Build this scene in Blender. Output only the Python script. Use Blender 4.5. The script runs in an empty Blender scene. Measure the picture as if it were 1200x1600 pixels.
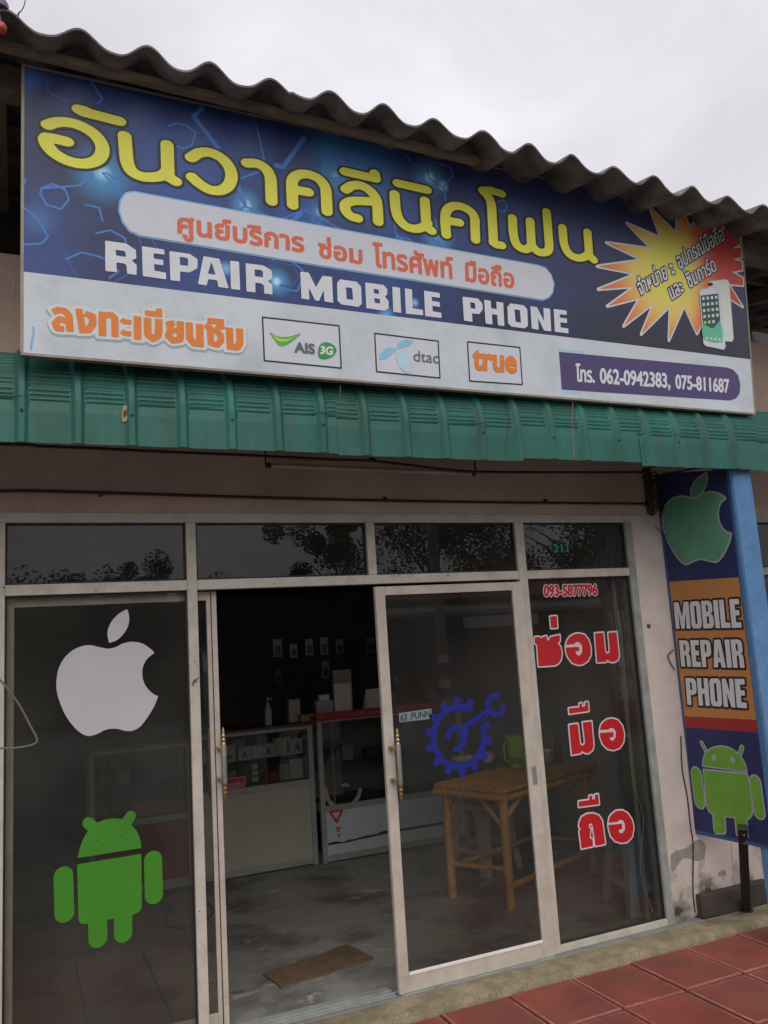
import bpy, bmesh, math, random
import numpy as np
from mathutils import Vector, Matrix
random.seed(7)
SC = bpy.context.scene
COL = SC.collection
R = math.radians

# ------------------------------------------------------------------ camera
CAM = np.array([-1.3826, -4.2109, 1.7841])
FPX = 1300.0                      # focal length in pixels of a 1200x1600 picture
YAW, PIT, ROL = R(24.2404), R(8.8363), R(-3.6504)
_f = np.array([math.sin(YAW)*math.cos(PIT), math.cos(YAW)*math.cos(PIT), math.sin(PIT)])
_r = np.array([math.cos(YAW), -math.sin(YAW), 0.0])
_u = np.cross(_r, _f)
FW = _f; RT = _r*math.cos(ROL)+_u*math.sin(ROL); UPV = _u*math.cos(ROL)-_r*math.sin(ROL)
cd = bpy.data.cameras.new('camera'); cam = bpy.data.objects.new('camera', cd); COL.objects.link(cam)
cd.sensor_fit = 'VERTICAL'; cd.sensor_height = 36; cd.lens = FPX/1600*36
cd.clip_start = 0.05; cd.clip_end = 500
cam.matrix_world = Matrix(((RT[0], UPV[0], -FW[0], CAM[0]), (RT[1], UPV[1], -FW[1], CAM[1]),
                           (RT[2], UPV[2], -FW[2], CAM[2]), (0, 0, 0, 1)))
SC.camera = cam

# ------------------------------------------------------------------ sky, sun, exposure
SC.view_settings.view_transform = 'Standard'; SC.view_settings.look = 'None'
SC.view_settings.exposure = 0.35; SC.view_settings.gamma = 1.0
SUN_EL, SUN_AZ = R(46), R(195)
wd = bpy.data.worlds.new('World'); SC.world = wd; wd.use_nodes = True
nt = wd.node_tree; N = nt.nodes; L = nt.links
bg = N['Background']
sky = N.new('ShaderNodeTexSky'); sky.sky_type = 'NISHITA'; sky.sun_disc = False
sky.sun_elevation = SUN_EL; sky.sun_rotation = SUN_AZ; sky.dust_density = 5; sky.air_density = 1.5
tc = N.new('ShaderNodeTexCoord')
mp = N.new('ShaderNodeMapping'); mp.inputs['Scale'].default_value = (1, 1, 1.6)
n1 = N.new('ShaderNodeTexNoise'); n1.inputs['Scale'].default_value = 3.1; n1.inputs['Detail'].default_value = 7
n1.inputs['Roughness'].default_value = 0.52; n1.inputs['Distortion'].default_value = .35
cr = N.new('ShaderNodeValToRGB'); e = cr.color_ramp.elements
e[0].position = .33; e[0].color = (5.5, 5.3, 5.75, 1)
e[1].position = .68; e[1].color = (7.7, 7.5, 7.9, 1)
mx = N.new('ShaderNodeMix'); mx.data_type = 'RGBA'; mx.inputs['Factor'].default_value = .93
L.new(tc.outputs['Generated'], mp.inputs['Vector']); L.new(mp.outputs['Vector'], n1.inputs['Vector'])
L.new(n1.outputs['Fac'], cr.inputs['Fac'])
L.new(sky.outputs['Color'], mx.inputs['A']); L.new(cr.outputs['Color'], mx.inputs['B'])
L.new(mx.outputs['Result'], bg.inputs['Color'])
bg.inputs['Strength'].default_value = 0.1
sl = bpy.data.lights.new('sun', 'SUN'); sl.energy = 1.2; sl.angle = R(60); sl.color = (1, .97, .92)
so = bpy.data.objects.new('sun', sl); COL.objects.link(so)
d = Vector((math.sin(SUN_AZ)*math.cos(SUN_EL), math.cos(SUN_AZ)*math.cos(SUN_EL), math.sin(SUN_EL)))
so.rotation_euler = d.to_track_quat('Z', 'Y').to_euler()
SC.cycles.max_bounces = 10; SC.cycles.diffuse_bounces = 5; SC.cycles.transparent_max_bounces = 16
SC.cycles.use_denoising = True
SC.cycles.sample_clamp_indirect = 4

# ------------------------------------------------------------------ materials
def lin(c):
    return tuple(((x/255.0)/12.92 if x/255.0 <= .04045 else ((x/255.0+.055)/1.055)**2.4) for x in c)
def M(name, col, rough=.6, var=.12, scale=6, bump=0.0, metal=0.0, dirt=None, dirt_amt=.5, dirt_scale=3, streak=False,
      bscale=None, spec=.5, thr=.52, grit=0):
    """procedural surface: base colour, a noise variation, optional dirt patches or streaks, optional bump"""
    m = bpy.data.materials.new(name); m.use_nodes = True
    t = m.node_tree; n = t.nodes; l = t.links; b = n['Principled BSDF']
    b.inputs['Roughness'].default_value = rough; b.inputs['Metallic'].default_value = metal
    b.inputs['Specular IOR Level'].default_value = spec
    c = n.new('ShaderNodeTexCoord')
    no = n.new('ShaderNodeTexNoise'); no.inputs['Scale'].default_value = scale; no.inputs['Detail'].default_value = 6
    no.inputs['Roughness'].default_value = .6
    l.new(c.outputs['Object'], no.inputs['Vector'])
    rp = n.new('ShaderNodeValToRGB'); rp.color_ramp.elements[0].position = .3; rp.color_ramp.elements[1].position = .7
    rp.color_ramp.elements[0].color = tuple(x*(1-var) for x in col[:3])+(1,)
    rp.color_ramp.elements[1].color = tuple(min(1, x*(1+var)) for x in col[:3])+(1,)
    l.new(no.outputs['Fac'], rp.inputs['Fac']); out = rp.outputs['Color']
    if dirt:
        mpn = n.new('ShaderNodeMapping'); l.new(c.outputs['Object'], mpn.inputs['Vector'])
        mpn.inputs['Scale'].default_value = (8, 8, .7) if streak else (1, 1, 1)
        mpn.inputs['Location'].default_value = (3.1, 1.7, .4)
        n2 = n.new('ShaderNodeTexNoise'); n2.inputs['Scale'].default_value = dirt_scale; n2.inputs['Detail'].default_value = 9
        n2.inputs['Roughness'].default_value = .65
        l.new(mpn.outputs['Vector'], n2.inputs['Vector'])
        r2 = n.new('ShaderNodeValToRGB'); r2.color_ramp.elements[0].position = thr-.05; r2.color_ramp.elements[1].position = thr+.2
        r2.color_ramp.elements[0].color = (0, 0, 0, 1); r2.color_ramp.elements[1].color = (dirt_amt,)*3+(1,)
        l.new(n2.outputs['Fac'], r2.inputs['Fac'])
        mm = n.new('ShaderNodeMix'); mm.data_type = 'RGBA'
        l.new(r2.outputs['Color'], mm.inputs['Factor']); l.new(out, mm.inputs['A']); mm.inputs['B'].default_value = tuple(dirt[:3])+(1,)
        out = mm.outputs['Result']
    if grit:
        n4 = n.new('ShaderNodeTexNoise'); n4.inputs['Scale'].default_value = 130; n4.inputs['Detail'].default_value = 4; l.new(c.outputs['Object'], n4.inputs['Vector'])
        m4 = n.new('ShaderNodeMapRange'); m4.inputs['From Min'].default_value = .3; m4.inputs['From Max'].default_value = .7
        m4.inputs['To Min'].default_value = 1-grit; m4.inputs['To Max'].default_value = 1+grit; l.new(n4.outputs['Fac'], m4.inputs['Value'])
        hs = n.new('ShaderNodeHueSaturation'); l.new(m4.outputs['Result'], hs.inputs['Value']); l.new(out, hs.inputs['Color']); out = hs.outputs['Color']
    l.new(out, b.inputs['Base Color'])
    if bump:
        n3 = n.new('ShaderNodeTexNoise'); n3.inputs['Scale'].default_value = bscale or scale*8; n3.inputs['Detail'].default_value = 5
        l.new(c.outputs['Object'], n3.inputs['Vector'])
        bp = n.new('ShaderNodeBump'); bp.inputs['Strength'].default_value = bump; bp.inputs['Distance'].default_value = .004
        l.new(n3.outputs['Fac'], bp.inputs['Height']); l.new(bp.outputs['Normal'], b.inputs['Normal'])
    return m
def glass_mat(name, tint=(.55, .55, .53), ior=1.5, haze=0.02):
    m = bpy.data.materials.new(name); m.use_nodes = True
    t = m.node_tree; n = t.nodes; l = t.links; n.remove(n['Principled BSDF'])
    tr = n.new('ShaderNodeBsdfTransparent'); tr.inputs['Color'].default_value = tint+(1,)
    gl = n.new('ShaderNodeBsdfGlossy'); gl.inputs['Roughness'].default_value = 0.004; gl.inputs['Color'].default_value = (.95, .95, .95, 1)
    fr = n.new('ShaderNodeFresnel'); fr.inputs['IOR'].default_value = ior
    mm = n.new('ShaderNodeMixShader'); l.new(fr.outputs['Fac'], mm.inputs['Fac'])
    l.new(tr.outputs['BSDF'], mm.inputs[1]); l.new(gl.outputs['BSDF'], mm.inputs[2])
    # dust film
    df = n.new('ShaderNodeBsdfDiffuse'); df.inputs['Color'].default_value = (.5, .48, .44, 1)
    c = n.new('ShaderNodeTexCoord'); no = n.new('ShaderNodeTexNoise'); no.inputs['Scale'].default_value = 1.7
    no.inputs['Detail'].default_value = 8; l.new(c.outputs['Object'], no.inputs['Vector'])
    rp = n.new('ShaderNodeMapRange'); rp.inputs['From Min'].default_value = .35; rp.inputs['From Max'].default_value = .8
    rp.inputs['To Min'].default_value = haze*.4; rp.inputs['To Max'].default_value = haze*3
    l.new(no.outputs['Fac'], rp.inputs['Value'])
    m2 = n.new('ShaderNodeMixShader'); l.new(rp.outputs['Result'], m2.inputs['Fac'])
    l.new(mm.outputs['Shader'], m2.inputs[1]); l.new(df.outputs['BSDF'], m2.inputs[2])
    l.new(m2.outputs['Shader'], n['Material Output'].inputs['Surface'])
    return m

# ------------------------------------------------------------------ mesh helpers
class B:
    def __init__(s): s.v = []; s.f = []; s.sm = []
    def add(s, vs, fs, smooth=False):
        o = len(s.v); s.v += [tuple(map(float, p)) for p in vs]
        for q in fs: s.f.append([i+o for i in q]); s.sm.append(smooth)
        return s
    def box(s, x0, x1, y0, y1, z0, z1):
        return s.add([(x0, y0, z0), (x1, y0, z0), (x1, y1, z0), (x0, y1, z0), (x0, y0, z1), (x1, y0, z1), (x1, y1, z1), (x0, y1, z1)],
                     [(0, 3, 2, 1), (4, 5, 6, 7), (0, 1, 5, 4), (1, 2, 6, 5), (2, 3, 7, 6), (3, 0, 4, 7)])
    def obox(s, c, ax, ay, az):
        """oriented box: centre and three half-axis vectors"""
        c = Vector(c); ax = Vector(ax); ay = Vector(ay); az = Vector(az)
        vs = [c+sx*ax+sy*ay+sz*az for sz in (-1, 1) for sx, sy in ((-1, -1), (1, -1), (1, 1), (-1, 1))]
        return s.add(vs, [(0, 3, 2, 1), (4, 5, 6, 7), (0, 1, 5, 4), (1, 2, 6, 5), (2, 3, 7, 6), (3, 0, 4, 7)])
    def tube(s, pts, r, n=10, caps=True):
        pts = [Vector(p) for p in pts]; rs = r if isinstance(r, (list, tuple)) else [r]*len(pts)
        rings = []; up = None
        for i, p in enumerate(pts):
            t = (pts[min(i+1, len(pts)-1)]-pts[max(i-1, 0)]).normalized()
            if up is None: up = Vector((0, 0, 1)) if abs(t.z) < .9 else Vector((1, 0, 0))
            a = t.cross(up)
            if a.length < 1e-5: a = t.orthogonal()
            a.normalize(); b = a.cross(t).normalized(); up = b
            rings.append([p+(a*math.cos(k*2*math.pi/n)+b*math.sin(k*2*math.pi/n))*rs[i] for k in range(n)])
        vs = [q for rr in rings for q in rr]; fs = []
        for i in range(len(pts)-1):
            for k in range(n):
                fs.append((i*n+k, i*n+(k+1) % n, (i+1)*n+(k+1) % n, (i+1)*n+k))
        s.add(vs, fs, True)
        if caps:
            s.add(rings[0], [tuple(range(n))]); s.add(rings[-1], [tuple(reversed(range(n)))])
        return s
    def lathe(s, c, prof, n=24, axis=(0, 0, 1), caps=True):
        """profile of (radius, height) turned about an axis through c"""
        c = Vector(c); z = Vector(axis).normalized(); a = z.orthogonal().normalized(); b = z.cross(a)
        vs = [c+z*h+(a*math.cos(k*2*math.pi/n)+b*math.sin(k*2*math.pi/n))*r for r, h in prof for k in range(n)]
        fs = [(i*n+k, i*n+(k+1) % n, (i+1)*n+(k+1) % n, (i+1)*n+k) for i in range(len(prof)-1) for k in range(n)]
        s.add(vs, fs, True)
        if caps:
            if prof[0][0] > 1e-4: s.add(vs[:n], [tuple(reversed(range(n)))])
            if prof[-1][0] > 1e-4: s.add(vs[-n:], [tuple(range(n))])
        return s
def mk(name, b, mat, parent=None, label=None, cat=None, group=None, kind=None, bevel=0, loc=None, seg=2):
    if parent is not None:
        w = parent; loc0 = Vector((0, 0, 0))
        while w is not None: loc0 += w.location; w = w.parent
    else:
        if loc is None:
            a = np.array(b.v); loc = (float((a[:, 0].min()+a[:, 0].max())/2), float((a[:, 1].min()+a[:, 1].max())/2), float(a[:, 2].min()))
            if kind == 'structure': loc = (0, 0, 0)
        loc0 = Vector(loc)
    me = bpy.data.meshes.new(name)
    me.from_pydata([(x-loc0[0], y-loc0[1], z-loc0[2]) for x, y, z in b.v], [], b.f)
    me.polygons.foreach_set('use_smooth', b.sm); me.update()
    mats = mat if isinstance(mat, (list, tuple)) else [mat]
    for q in mats: me.materials.append(q)
    o = bpy.data.objects.new(name, me); COL.objects.link(o)
    if parent is not None: o.parent = parent
    else: o.location = loc0
    if bevel:
        md = o.modifiers.new('bevel', 'BEVEL'); md.width = bevel; md.segments = seg; md.limit_method = 'ANGLE'; md.angle_limit = R(40)
    tag(o, label, cat, group, kind)
    return o
def tag(o, label=None, cat=None, group=None, kind=None):
    if label: o['label'] = label
    if cat: o['category'] = cat
    if group: o['group'] = group
    if kind: o['kind'] = kind
    return o
def thing(name, loc, label, cat, group=None, rz=0):
    o = bpy.data.objects.new(name, None); COL.objects.link(o); o.location = loc; o.rotation_euler.z = rz; o.empty_display_size = .1
    return tag(o, label, cat, group)
def copy_tree(o, parent=None):
    c = o.copy(); COL.objects.link(c); c.parent = parent
    for ch in list(o.children): copy_tree(ch, c)
    return c

# ------------------------------------------------------------------ flat lettering on a plane
def ray(px, py): return FW+RT*(px-600)/FPX-UPV*(py-800)/FPX
def at(px, py, ax, val):
    """world point seen at a pixel of the photograph on the plane axis=value (used to measure the place)"""
    dd = ray(px, py); t = (val-CAM[ax])/dd[ax]; return CAM+t*dd
class Plane:
    def __init__(s, O, U, V, N=None):
        s.O = np.array(O, float); s.U = np.array(U, float); s.V = np.array(V, float)
        s.N = np.array(N, float) if N is not None else np.cross(s.U, s.V)
        s.N = s.N/np.linalg.norm(s.N)
    def uv(s, p):
        dd = ray(*p); t = ((s.O-CAM)@s.N)/(dd@s.N); q = CAM+t*dd-s.O
        return np.linalg.lstsq(np.stack([s.U, s.V], 1), q, rcond=None)[0]
    def m(s, pts): return [tuple(s.uv(p)) for p in pts]
    def w(s, p, wpx):          # horizontal pixel width -> metres at that place
        a = s.uv((p[0]-wpx/2, p[1])); b = s.uv((p[0]+wpx/2, p[1])); return float(abs(b[0]-a[0]))
    def p3(s, u, v, off): return s.O+s.U*u+s.V*v+s.N*off
def crop(ox, oy, sc): return lambda pts: [(ox+x/sc, oy+y/sc) for x, y in pts]
def smooth(pts, n=6, closed=False):
    P = [np.array(p, float) for p in pts]; out = []; m = len(P)
    rng = range(m if closed else m-1)
    for i in rng:
        p1 = P[i]; p2 = P[(i+1) % m]
        p0 = P[(i-1) % m] if (closed or i > 0) else p1*2-p2
        p3 = P[(i+2) % m] if (closed or i+2 < m) else p2*2-p1
        for k in range(n):
            t = k/n
            out.append(tuple(.5*((2*p1)+(-p0+p2)*t+(2*p0-5*p1+4*p2-p3)*t*t+(-p0+3*p1-3*p2+p3)*t**3)))
    if not closed: out.append(tuple(P[-1]))
    return out
_tc = {}
def text_edges(s):
    """directed outline edges of a string in the built-in font, its bounds and the height of a flat letter"""
    if s in _tc: return _tc[s]
    cu = bpy.data.curves.new('t', 'FONT'); cu.body = s; cu.resolution_u = 4
    o = bpy.data.objects.new('t', cu); COL.objects.link(o); bpy.context.view_layer.update()
    me = bpy.data.meshes.new_from_object(o.evaluated_get(bpy.context.evaluated_depsgraph_get()))
    co = [(v.co.x, v.co.y) for v in me.vertices]; key = [(round(x, 5), round(y, 5)) for x, y in co]
    E = []; cnt = {}
    for p in me.polygons:
        vs = list(p.vertices)
        ar = sum(co[vs[i]][0]*co[vs[(i+1) % len(vs)]][1]-co[vs[(i+1) % len(vs)]][0]*co[vs[i]][1] for i in range(len(vs)))
        if ar < 0: vs.reverse()
        for i in range(len(vs)):
            a, b = vs[i], vs[(i+1) % len(vs)]
            E.append((a, b)); k = (min(a, b), max(a, b)); cnt[k] = cnt.get(k, 0)+1
    E = [(co[a], co[b], cnt[(min(a, b), max(a, b))] == 1) for a, b in E]
    bpy.data.objects.remove(o); bpy.data.curves.remove(cu); bpy.data.meshes.remove(me)
    xs = [c[0] for c in co] or [0]; ys = [c[1] for c in co] or [0]
    _tc[s] = (E, min(xs), max(xs), min(ys), max(ys)); return _tc[s]
def text_item(pl, s, BL, BR, TL, ref='H'):
    """the string fitted to pixels: baseline left, baseline right, and the top of a flat letter at the left"""
    E, x0, x1, y0, y1 = text_edges(s); h = text_edges(ref)[4]
    a = np.array(pl.uv(BL)); b = np.array(pl.uv(BR)); c = np.array(pl.uv(TL))
    X = (b-a)/(x1-x0); Y = (c-a)/h
    f = lambda p: tuple(a+X*(p[0]-x0)+Y*p[1])
    return ('E', [(f(p), f(q), o_) for p, q, o_ in E])
def art(name, pl, items, mat, parent, off, grow=0.0, cell=.004, label=None):
    band = max(grow, 0)+3*cell; big = band
    P = []
    for it in items:
        k = it[0]; q = it[1] if k == 'X' else it
        if k == 'X': continue
        if q[0] == 'E': P += [p for e_ in q[1] for p in e_[:2]]
        elif q[0] == 'P': P += list(q[1])
        else: P += [(p[0]+sx*q[2], p[1]+sy*q[2]) for p in q[1] for sx in (-1, 1) for sy in (-1, 1)]
    P = np.array(P); lo = P.min(0)-band-cell; hi = P.max(0)+band+cell
    nx = int((hi[0]-lo[0])/cell)+2; ny = int((hi[1]-lo[1])/cell)+2
    X = lo[0]+np.arange(nx)*cell; Y = lo[1]+np.arange(ny)*cell
    D = np.full((ny, nx), big)
    def segd(d, a, b, ext, kv, fn):
        i0 = max(0, int((min(a[0], b[0])-ext-lo[0])/cell)); i1 = min(nx, int((max(a[0], b[0])+ext-lo[0])/cell)+2)
        j0 = max(0, int((min(a[1], b[1])-ext-lo[1])/cell)); j1 = min(ny, int((max(a[1], b[1])+ext-lo[1])/cell)+2)
        if i1 <= i0 or j1 <= j0: return
        gx, gy = np.meshgrid(X[i0:i1], Y[j0:j1]*kv)
        ax, ay, bx, by = a[0], a[1]*kv, b[0], b[1]*kv
        dx, dy = bx-ax, by-ay; L2 = dx*dx+dy*dy+1e-12
        t = ((gx-ax)*dx+(gy-ay)*dy)/L2; tt = np.clip(t, 0, 1)
        dist = np.hypot(gx-ax-tt*dx, gy-ay-tt*dy)
        d[j0:j1, i0:i1] = np.minimum(d[j0:j1, i0:i1], fn(dist, t, math.sqrt(L2)))
    def one(q):
        d = np.full((ny, nx), big)
        if q[0] in 'PE':
            if q[0] == 'P': lp = q[1]; ed = [(lp[i], lp[(i+1) % len(lp)], True) for i in range(len(lp))]
            else: ed = q[1]
            W = np.zeros((ny, nx+1), int)
            for a, b, rim in ed:
                if rim: segd(d, a, b, band, 1, lambda D_, t, L_: D_)
                if a[1] == b[1]: continue
                sgn = 1 if b[1] > a[1] else -1
                ya, yb = min(a[1], b[1]), max(a[1], b[1])
                j0 = max(0, math.ceil((ya-lo[1])/cell)); j1 = min(ny, math.ceil((yb-lo[1])/cell))
                for j in range(j0, j1):
                    xc = a[0]+(b[0]-a[0])*(Y[j]-a[1])/(b[1]-a[1])
                    i = min(max(math.ceil((xc-lo[0])/cell), 0), nx)
                    W[j, i] += sgn if q[0] == 'E' else 1
            Wc = np.cumsum(W[:, ::-1], 1)[:, ::-1]; Wc = Wc[:, 1:]      # crossings to the right of each point
            ins = (Wc != 0) if q[0] == 'E' else (Wc % 2 == 1)
            d = np.where(ins, -d, d)
        else:
            pts, hw, kv = q[1], q[2], q[3]; butt = q[0] == 'B'
            for i in range(len(pts)-1):
                f0 = butt and i == 0; f1 = butt and i == len(pts)-2
                def fn(D_, t, L_, f0=f0, f1=f1):
                    r_ = D_-hw
                    if f0: r_ = np.maximum(r_, -t*L_)
                    if f1: r_ = np.maximum(r_, (t-1)*L_)
                    return r_
                segd(d, pts[i], pts[i+1], hw+band, kv, fn)
        return d
    for it in items:
        if it[0] == 'X': D = np.maximum(D, -one(it[1])+0)
        else: D = np.minimum(D, one(it))
    F = D-grow
    F = np.where(np.abs(F) < 1e-7, 1e-7, F)
    I = F < 0
    full = I[:-1, :-1] & I[1:, :-1] & I[:-1, 1:] & I[1:, 1:]
    anyc = (I[:-1, :-1] | I[1:, :-1] | I[:-1, 1:] | I[1:, 1:]) & ~full
    b = B(); vid = {}
    def V(u, v):
        k = (round(u, 7), round(v, 7))
        if k not in vid: vid[k] = len(b.v); b.v.append(tuple(float(c) for c in pl.p3(u, v, off)))
        return vid[k]
    for j in range(ny-1):
        row = full[j]; i = 0
        if not row.any(): continue
        idx = np.flatnonzero(np.diff(np.concatenate(([0], row.view(np.int8), [0]))))
        for s0, s1 in zip(idx[::2], idx[1::2]):
            b.f.append([V(X[s0], Y[j]), V(X[s1], Y[j]), V(X[s1], Y[j+1]), V(X[s0], Y[j+1])]); b.sm.append(False)
    for j, i in zip(*np.nonzero(anyc)):
        c = [(X[i], Y[j], F[j, i]), (X[i+1], Y[j], F[j, i+1]), (X[i+1], Y[j+1], F[j+1, i+1]), (X[i], Y[j+1], F[j+1, i])]
        poly = []
        for k in range(4):
            p, q = c[k], c[(k+1) % 4]
            if p[2] < 0: poly.append((p[0], p[1]))
            if (p[2] < 0) != (q[2] < 0):
                t = p[2]/(p[2]-q[2]); poly.append((p[0]+(q[0]-p[0])*t, p[1]+(q[1]-p[1])*t))
        ids = []
        for p in poly:
            w = V(*p)
            if w not in ids: ids.append(w)
        if len(ids) > 2: b.f.append(ids); b.sm.append(False)
    if not b.f: return None
    n0 = pl.p3(0, 0, 1)-pl.p3(0, 0, 0)
    if np.dot(np.cross(pl.U, pl.V), n0) < 0: b.f = [list(reversed(q)) for q in b.f]
    o = mk(name, b, mat, parent, label=label)
    return o
def rect_art(name, pl, u0, u1, v0, v1, mat, parent, off, label=None):
    b = B(); q = [pl.p3(u0, v0, off), pl.p3(u1, v0, off), pl.p3(u1, v1, off), pl.p3(u0, v1, off)]
    b.add(q, [(0, 1, 2, 3)]); return mk(name, b, mat, parent, label=label)

# a narrow heavy block alphabet for painted capitals: outline and holes in a unit-high cell
BLK = {
 'M': (.74, [(0, 0), (0, 1), (.24, 1), (.37, .42), (.50, 1), (.74, 1), (.74, 0), (.55, 0), (.55, .66), (.45, 0), (.29, 0), (.19, .66), (.19, 0)]),
 'O': (.50, [(.10, 0), (.03, .05), (0, .16), (0, .84), (.03, .95), (.10, 1), (.40, 1), (.47, .95), (.50, .84), (.50, .16), (.47, .05), (.40, 0)], [(.20, .17), (.30, .17), (.30, .83), (.20, .83)]),
 'B': (.50, [(0, 0), (0, 1), (.34, 1), (.45, .95), (.49, .84), (.49, .66), (.46, .56), (.38, .52), (.47, .47), (.50, .36), (.50, .15), (.46, .04), (.36, 0)], [(.20, .16), (.30, .16), (.30, .43), (.20, .43)], [(.20, .60), (.29, .60), (.29, .84), (.20, .84)]),
 'I': (.21, [(0, 0), (0, 1), (.21, 1), (.21, 0)]),
 'L': (.41, [(0, 0), (0, 1), (.21, 1), (.21, .19), (.41, .19), (.41, 0)]),
 'E': (.42, [(0, 0), (0, 1), (.41, 1), (.41, .81), (.21, .81), (.21, .61), (.38, .61), (.38, .43), (.21, .43), (.21, .19), (.42, .19), (.42, 0)]),
 'R': (.51, [(0, 0), (0, 1), (.33, 1), (.45, .95), (.49, .84), (.49, .62), (.46, .53), (.39, .50), (.46, .46), (.49, .37), (.50, 0), (.30, 0), (.30, .38), (.28, .43), (.20, .43), (.20, 0)], [(.20, .60), (.29, .60), (.29, .84), (.20, .84)]),
 'P': (.49, [(0, 0), (0, 1), (.33, 1), (.45, .95), (.49, .84), (.49, .54), (.45, .43), (.34, .38), (.20, .38), (.20, 0)], [(.20, .55), (.29, .55), (.29, .84), (.20, .84)]),
 'A': (.56, [(0, 0), (.14, 1), (.42, 1), (.56, 0), (.36, 0), (.34, .18), (.22, .18), (.20, 0)], [(.24, .35), (.32, .35), (.28, .76)]),
 'H': (.51, [(0, 0), (0, 1), (.20, 1), (.20, .62), (.31, .62), (.31, 1), (.51, 1), (.51, 0), (.31, 0), (.31, .43), (.20, .43), (.20, 0)]),
 'N': (.50, [(0, 0), (0, 1), (.18, 1), (.32, .50), (.32, 1), (.50, 1), (.50, 0), (.33, 0), (.18, .52), (.18, 0)]),
}
def block_items(pl, s, BL, BR, TL, gap=.055):
    a = np.array(pl.uv(BL)); b = np.array(pl.uv(BR)); c = np.array(pl.uv(TL))
    W = sum(BLK[ch][0] for ch in s)+gap*(len(s)-1); X = (b-a)/W; Y = c-a; x = 0; out = []; holes = []
    for ch in s:
        g = BLK[ch]; f = lambda p: tuple(a+X*(p[0]+x)+Y*p[1])
        out.append(('P', [f(p) for p in g[1]])); holes += [('X', ('P', [f(p) for p in h])) for h in g[2:]]; x += g[0]+gap
    return out+holes
# ------------------------------------------------------------------ colours (real base colours)
m_frame = M('aluminium_frame', (.52, .485, .415), .5, .08, 5, .15, .0, dirt=(.30, .25, .19), dirt_amt=.5, dirt_scale=9, thr=.5, grit=.06)
m_frame2 = M('weathered_aluminium', (.30, .32, .30), .55, .12, 7, .15, dirt=(.12, .10, .08), dirt_amt=.6, dirt_scale=5)
m_bronze = M('pink_bronze_frame', (.52, .465, .405), .45, .08, 6, .1, dirt=(.33, .26, .20), dirt_amt=.5, dirt_scale=9, thr=.5, grit=.06)
m_rubber = M('black_gasket', (.012, .011, .010), .6)
m_glass = glass_mat('shop_glass', (.86, .86, .84), 1.36, .016)
m_glass_top = glass_mat('transom_glass', (.6, .6, .6), 1.42, .014)
m_glass_case = glass_mat('showcase_glass', (.75, .77, .76), 1.45, .01)
m_plaster = M('aged_plaster', (.60, .52, .47), .85, .1, 3, .4, dirt=(.20, .165, .13), dirt_amt=.55, dirt_scale=2.6, thr=.55, grit=.08)
m_band = M('beige_lintel_paint', (.56, .40, .325), .85, .12, 2.2, .25, dirt=(.30, .22, .18), dirt_amt=.5, dirt_scale=1.6, grit=.08)
m_pier = None
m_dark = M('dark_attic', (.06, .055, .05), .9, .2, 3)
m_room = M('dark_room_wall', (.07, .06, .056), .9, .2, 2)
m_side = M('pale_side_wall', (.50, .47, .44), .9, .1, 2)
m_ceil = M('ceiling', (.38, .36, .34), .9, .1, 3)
m_wood = M('old_timber', (.21, .16, .115), .8, .3, 9, .3, dirt=(.05, .035, .025), dirt_amt=.6)
m_roof = M('fibre_cement', (.20, .185, .185), .92, .3, 5, .5, dirt=(.045, .04, .035), dirt_amt=.8, dirt_scale=6, thr=.45, grit=.2)
m_green = M('green_painted_steel', (.0115, .120, .089), .5, .3, 2.3, .05, dirt=(.02, .06, .048), dirt_amt=.6, dirt_scale=1.6, streak=True, thr=.47)
m_column = M('light_blue_paint', (.085, .205, .40), .75, .12, 7, .3, dirt=(.22, .33, .47), dirt_amt=.5, dirt_scale=9, thr=.56, grit=.1)
m_plinth = M('damp_dark_concrete', (.055, .042, .037), .9, .35, 6, .6, dirt=(.03, .035, .02), dirt_amt=.8, dirt_scale=7)
m_floor = None
m_grey = M('grey_threshold_cement', (.20, .195, .20), .8, .15, 9, .3, dirt=(.34, .31, .22), dirt_amt=.5, dirt_scale=9)
m_kerb = M('mossy_cement', (.31, .25, .155), .9, .25, 7, .6, dirt=(.15, .135, .075), dirt_amt=.8, dirt_scale=8, thr=.42, grit=.3)
m_tile = M('red_cement_tile', (.25, .052, .034), .6, .35, 2.6, .5, dirt=(.13, .06, .045), dirt_amt=.7, dirt_scale=3.4, thr=.46, bscale=60, grit=.14)
m_grout = M('dirty_grout', (.045, .03, .025), .95, .3, 9)
m_asphalt = M('asphalt', (.10, .10, .095), .9, .2, 3, .3, grit=.2)
m_black = M('black_metal', (.015, .015, .015), .45, .2, 8)
m_cable = M('black_cable', (.02, .018, .018), .6, .2, 9)
m_wcable = M('grey_cable', (.28, .27, .25), .6, .1, 9)
m_gold = M('gold_metal', (.42, .30, .15), .35, .1, 9, metal=.9)
m_silver = M('brushed_silver', (.34, .33, .31), .4, .15, 20, metal=.6)

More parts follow.
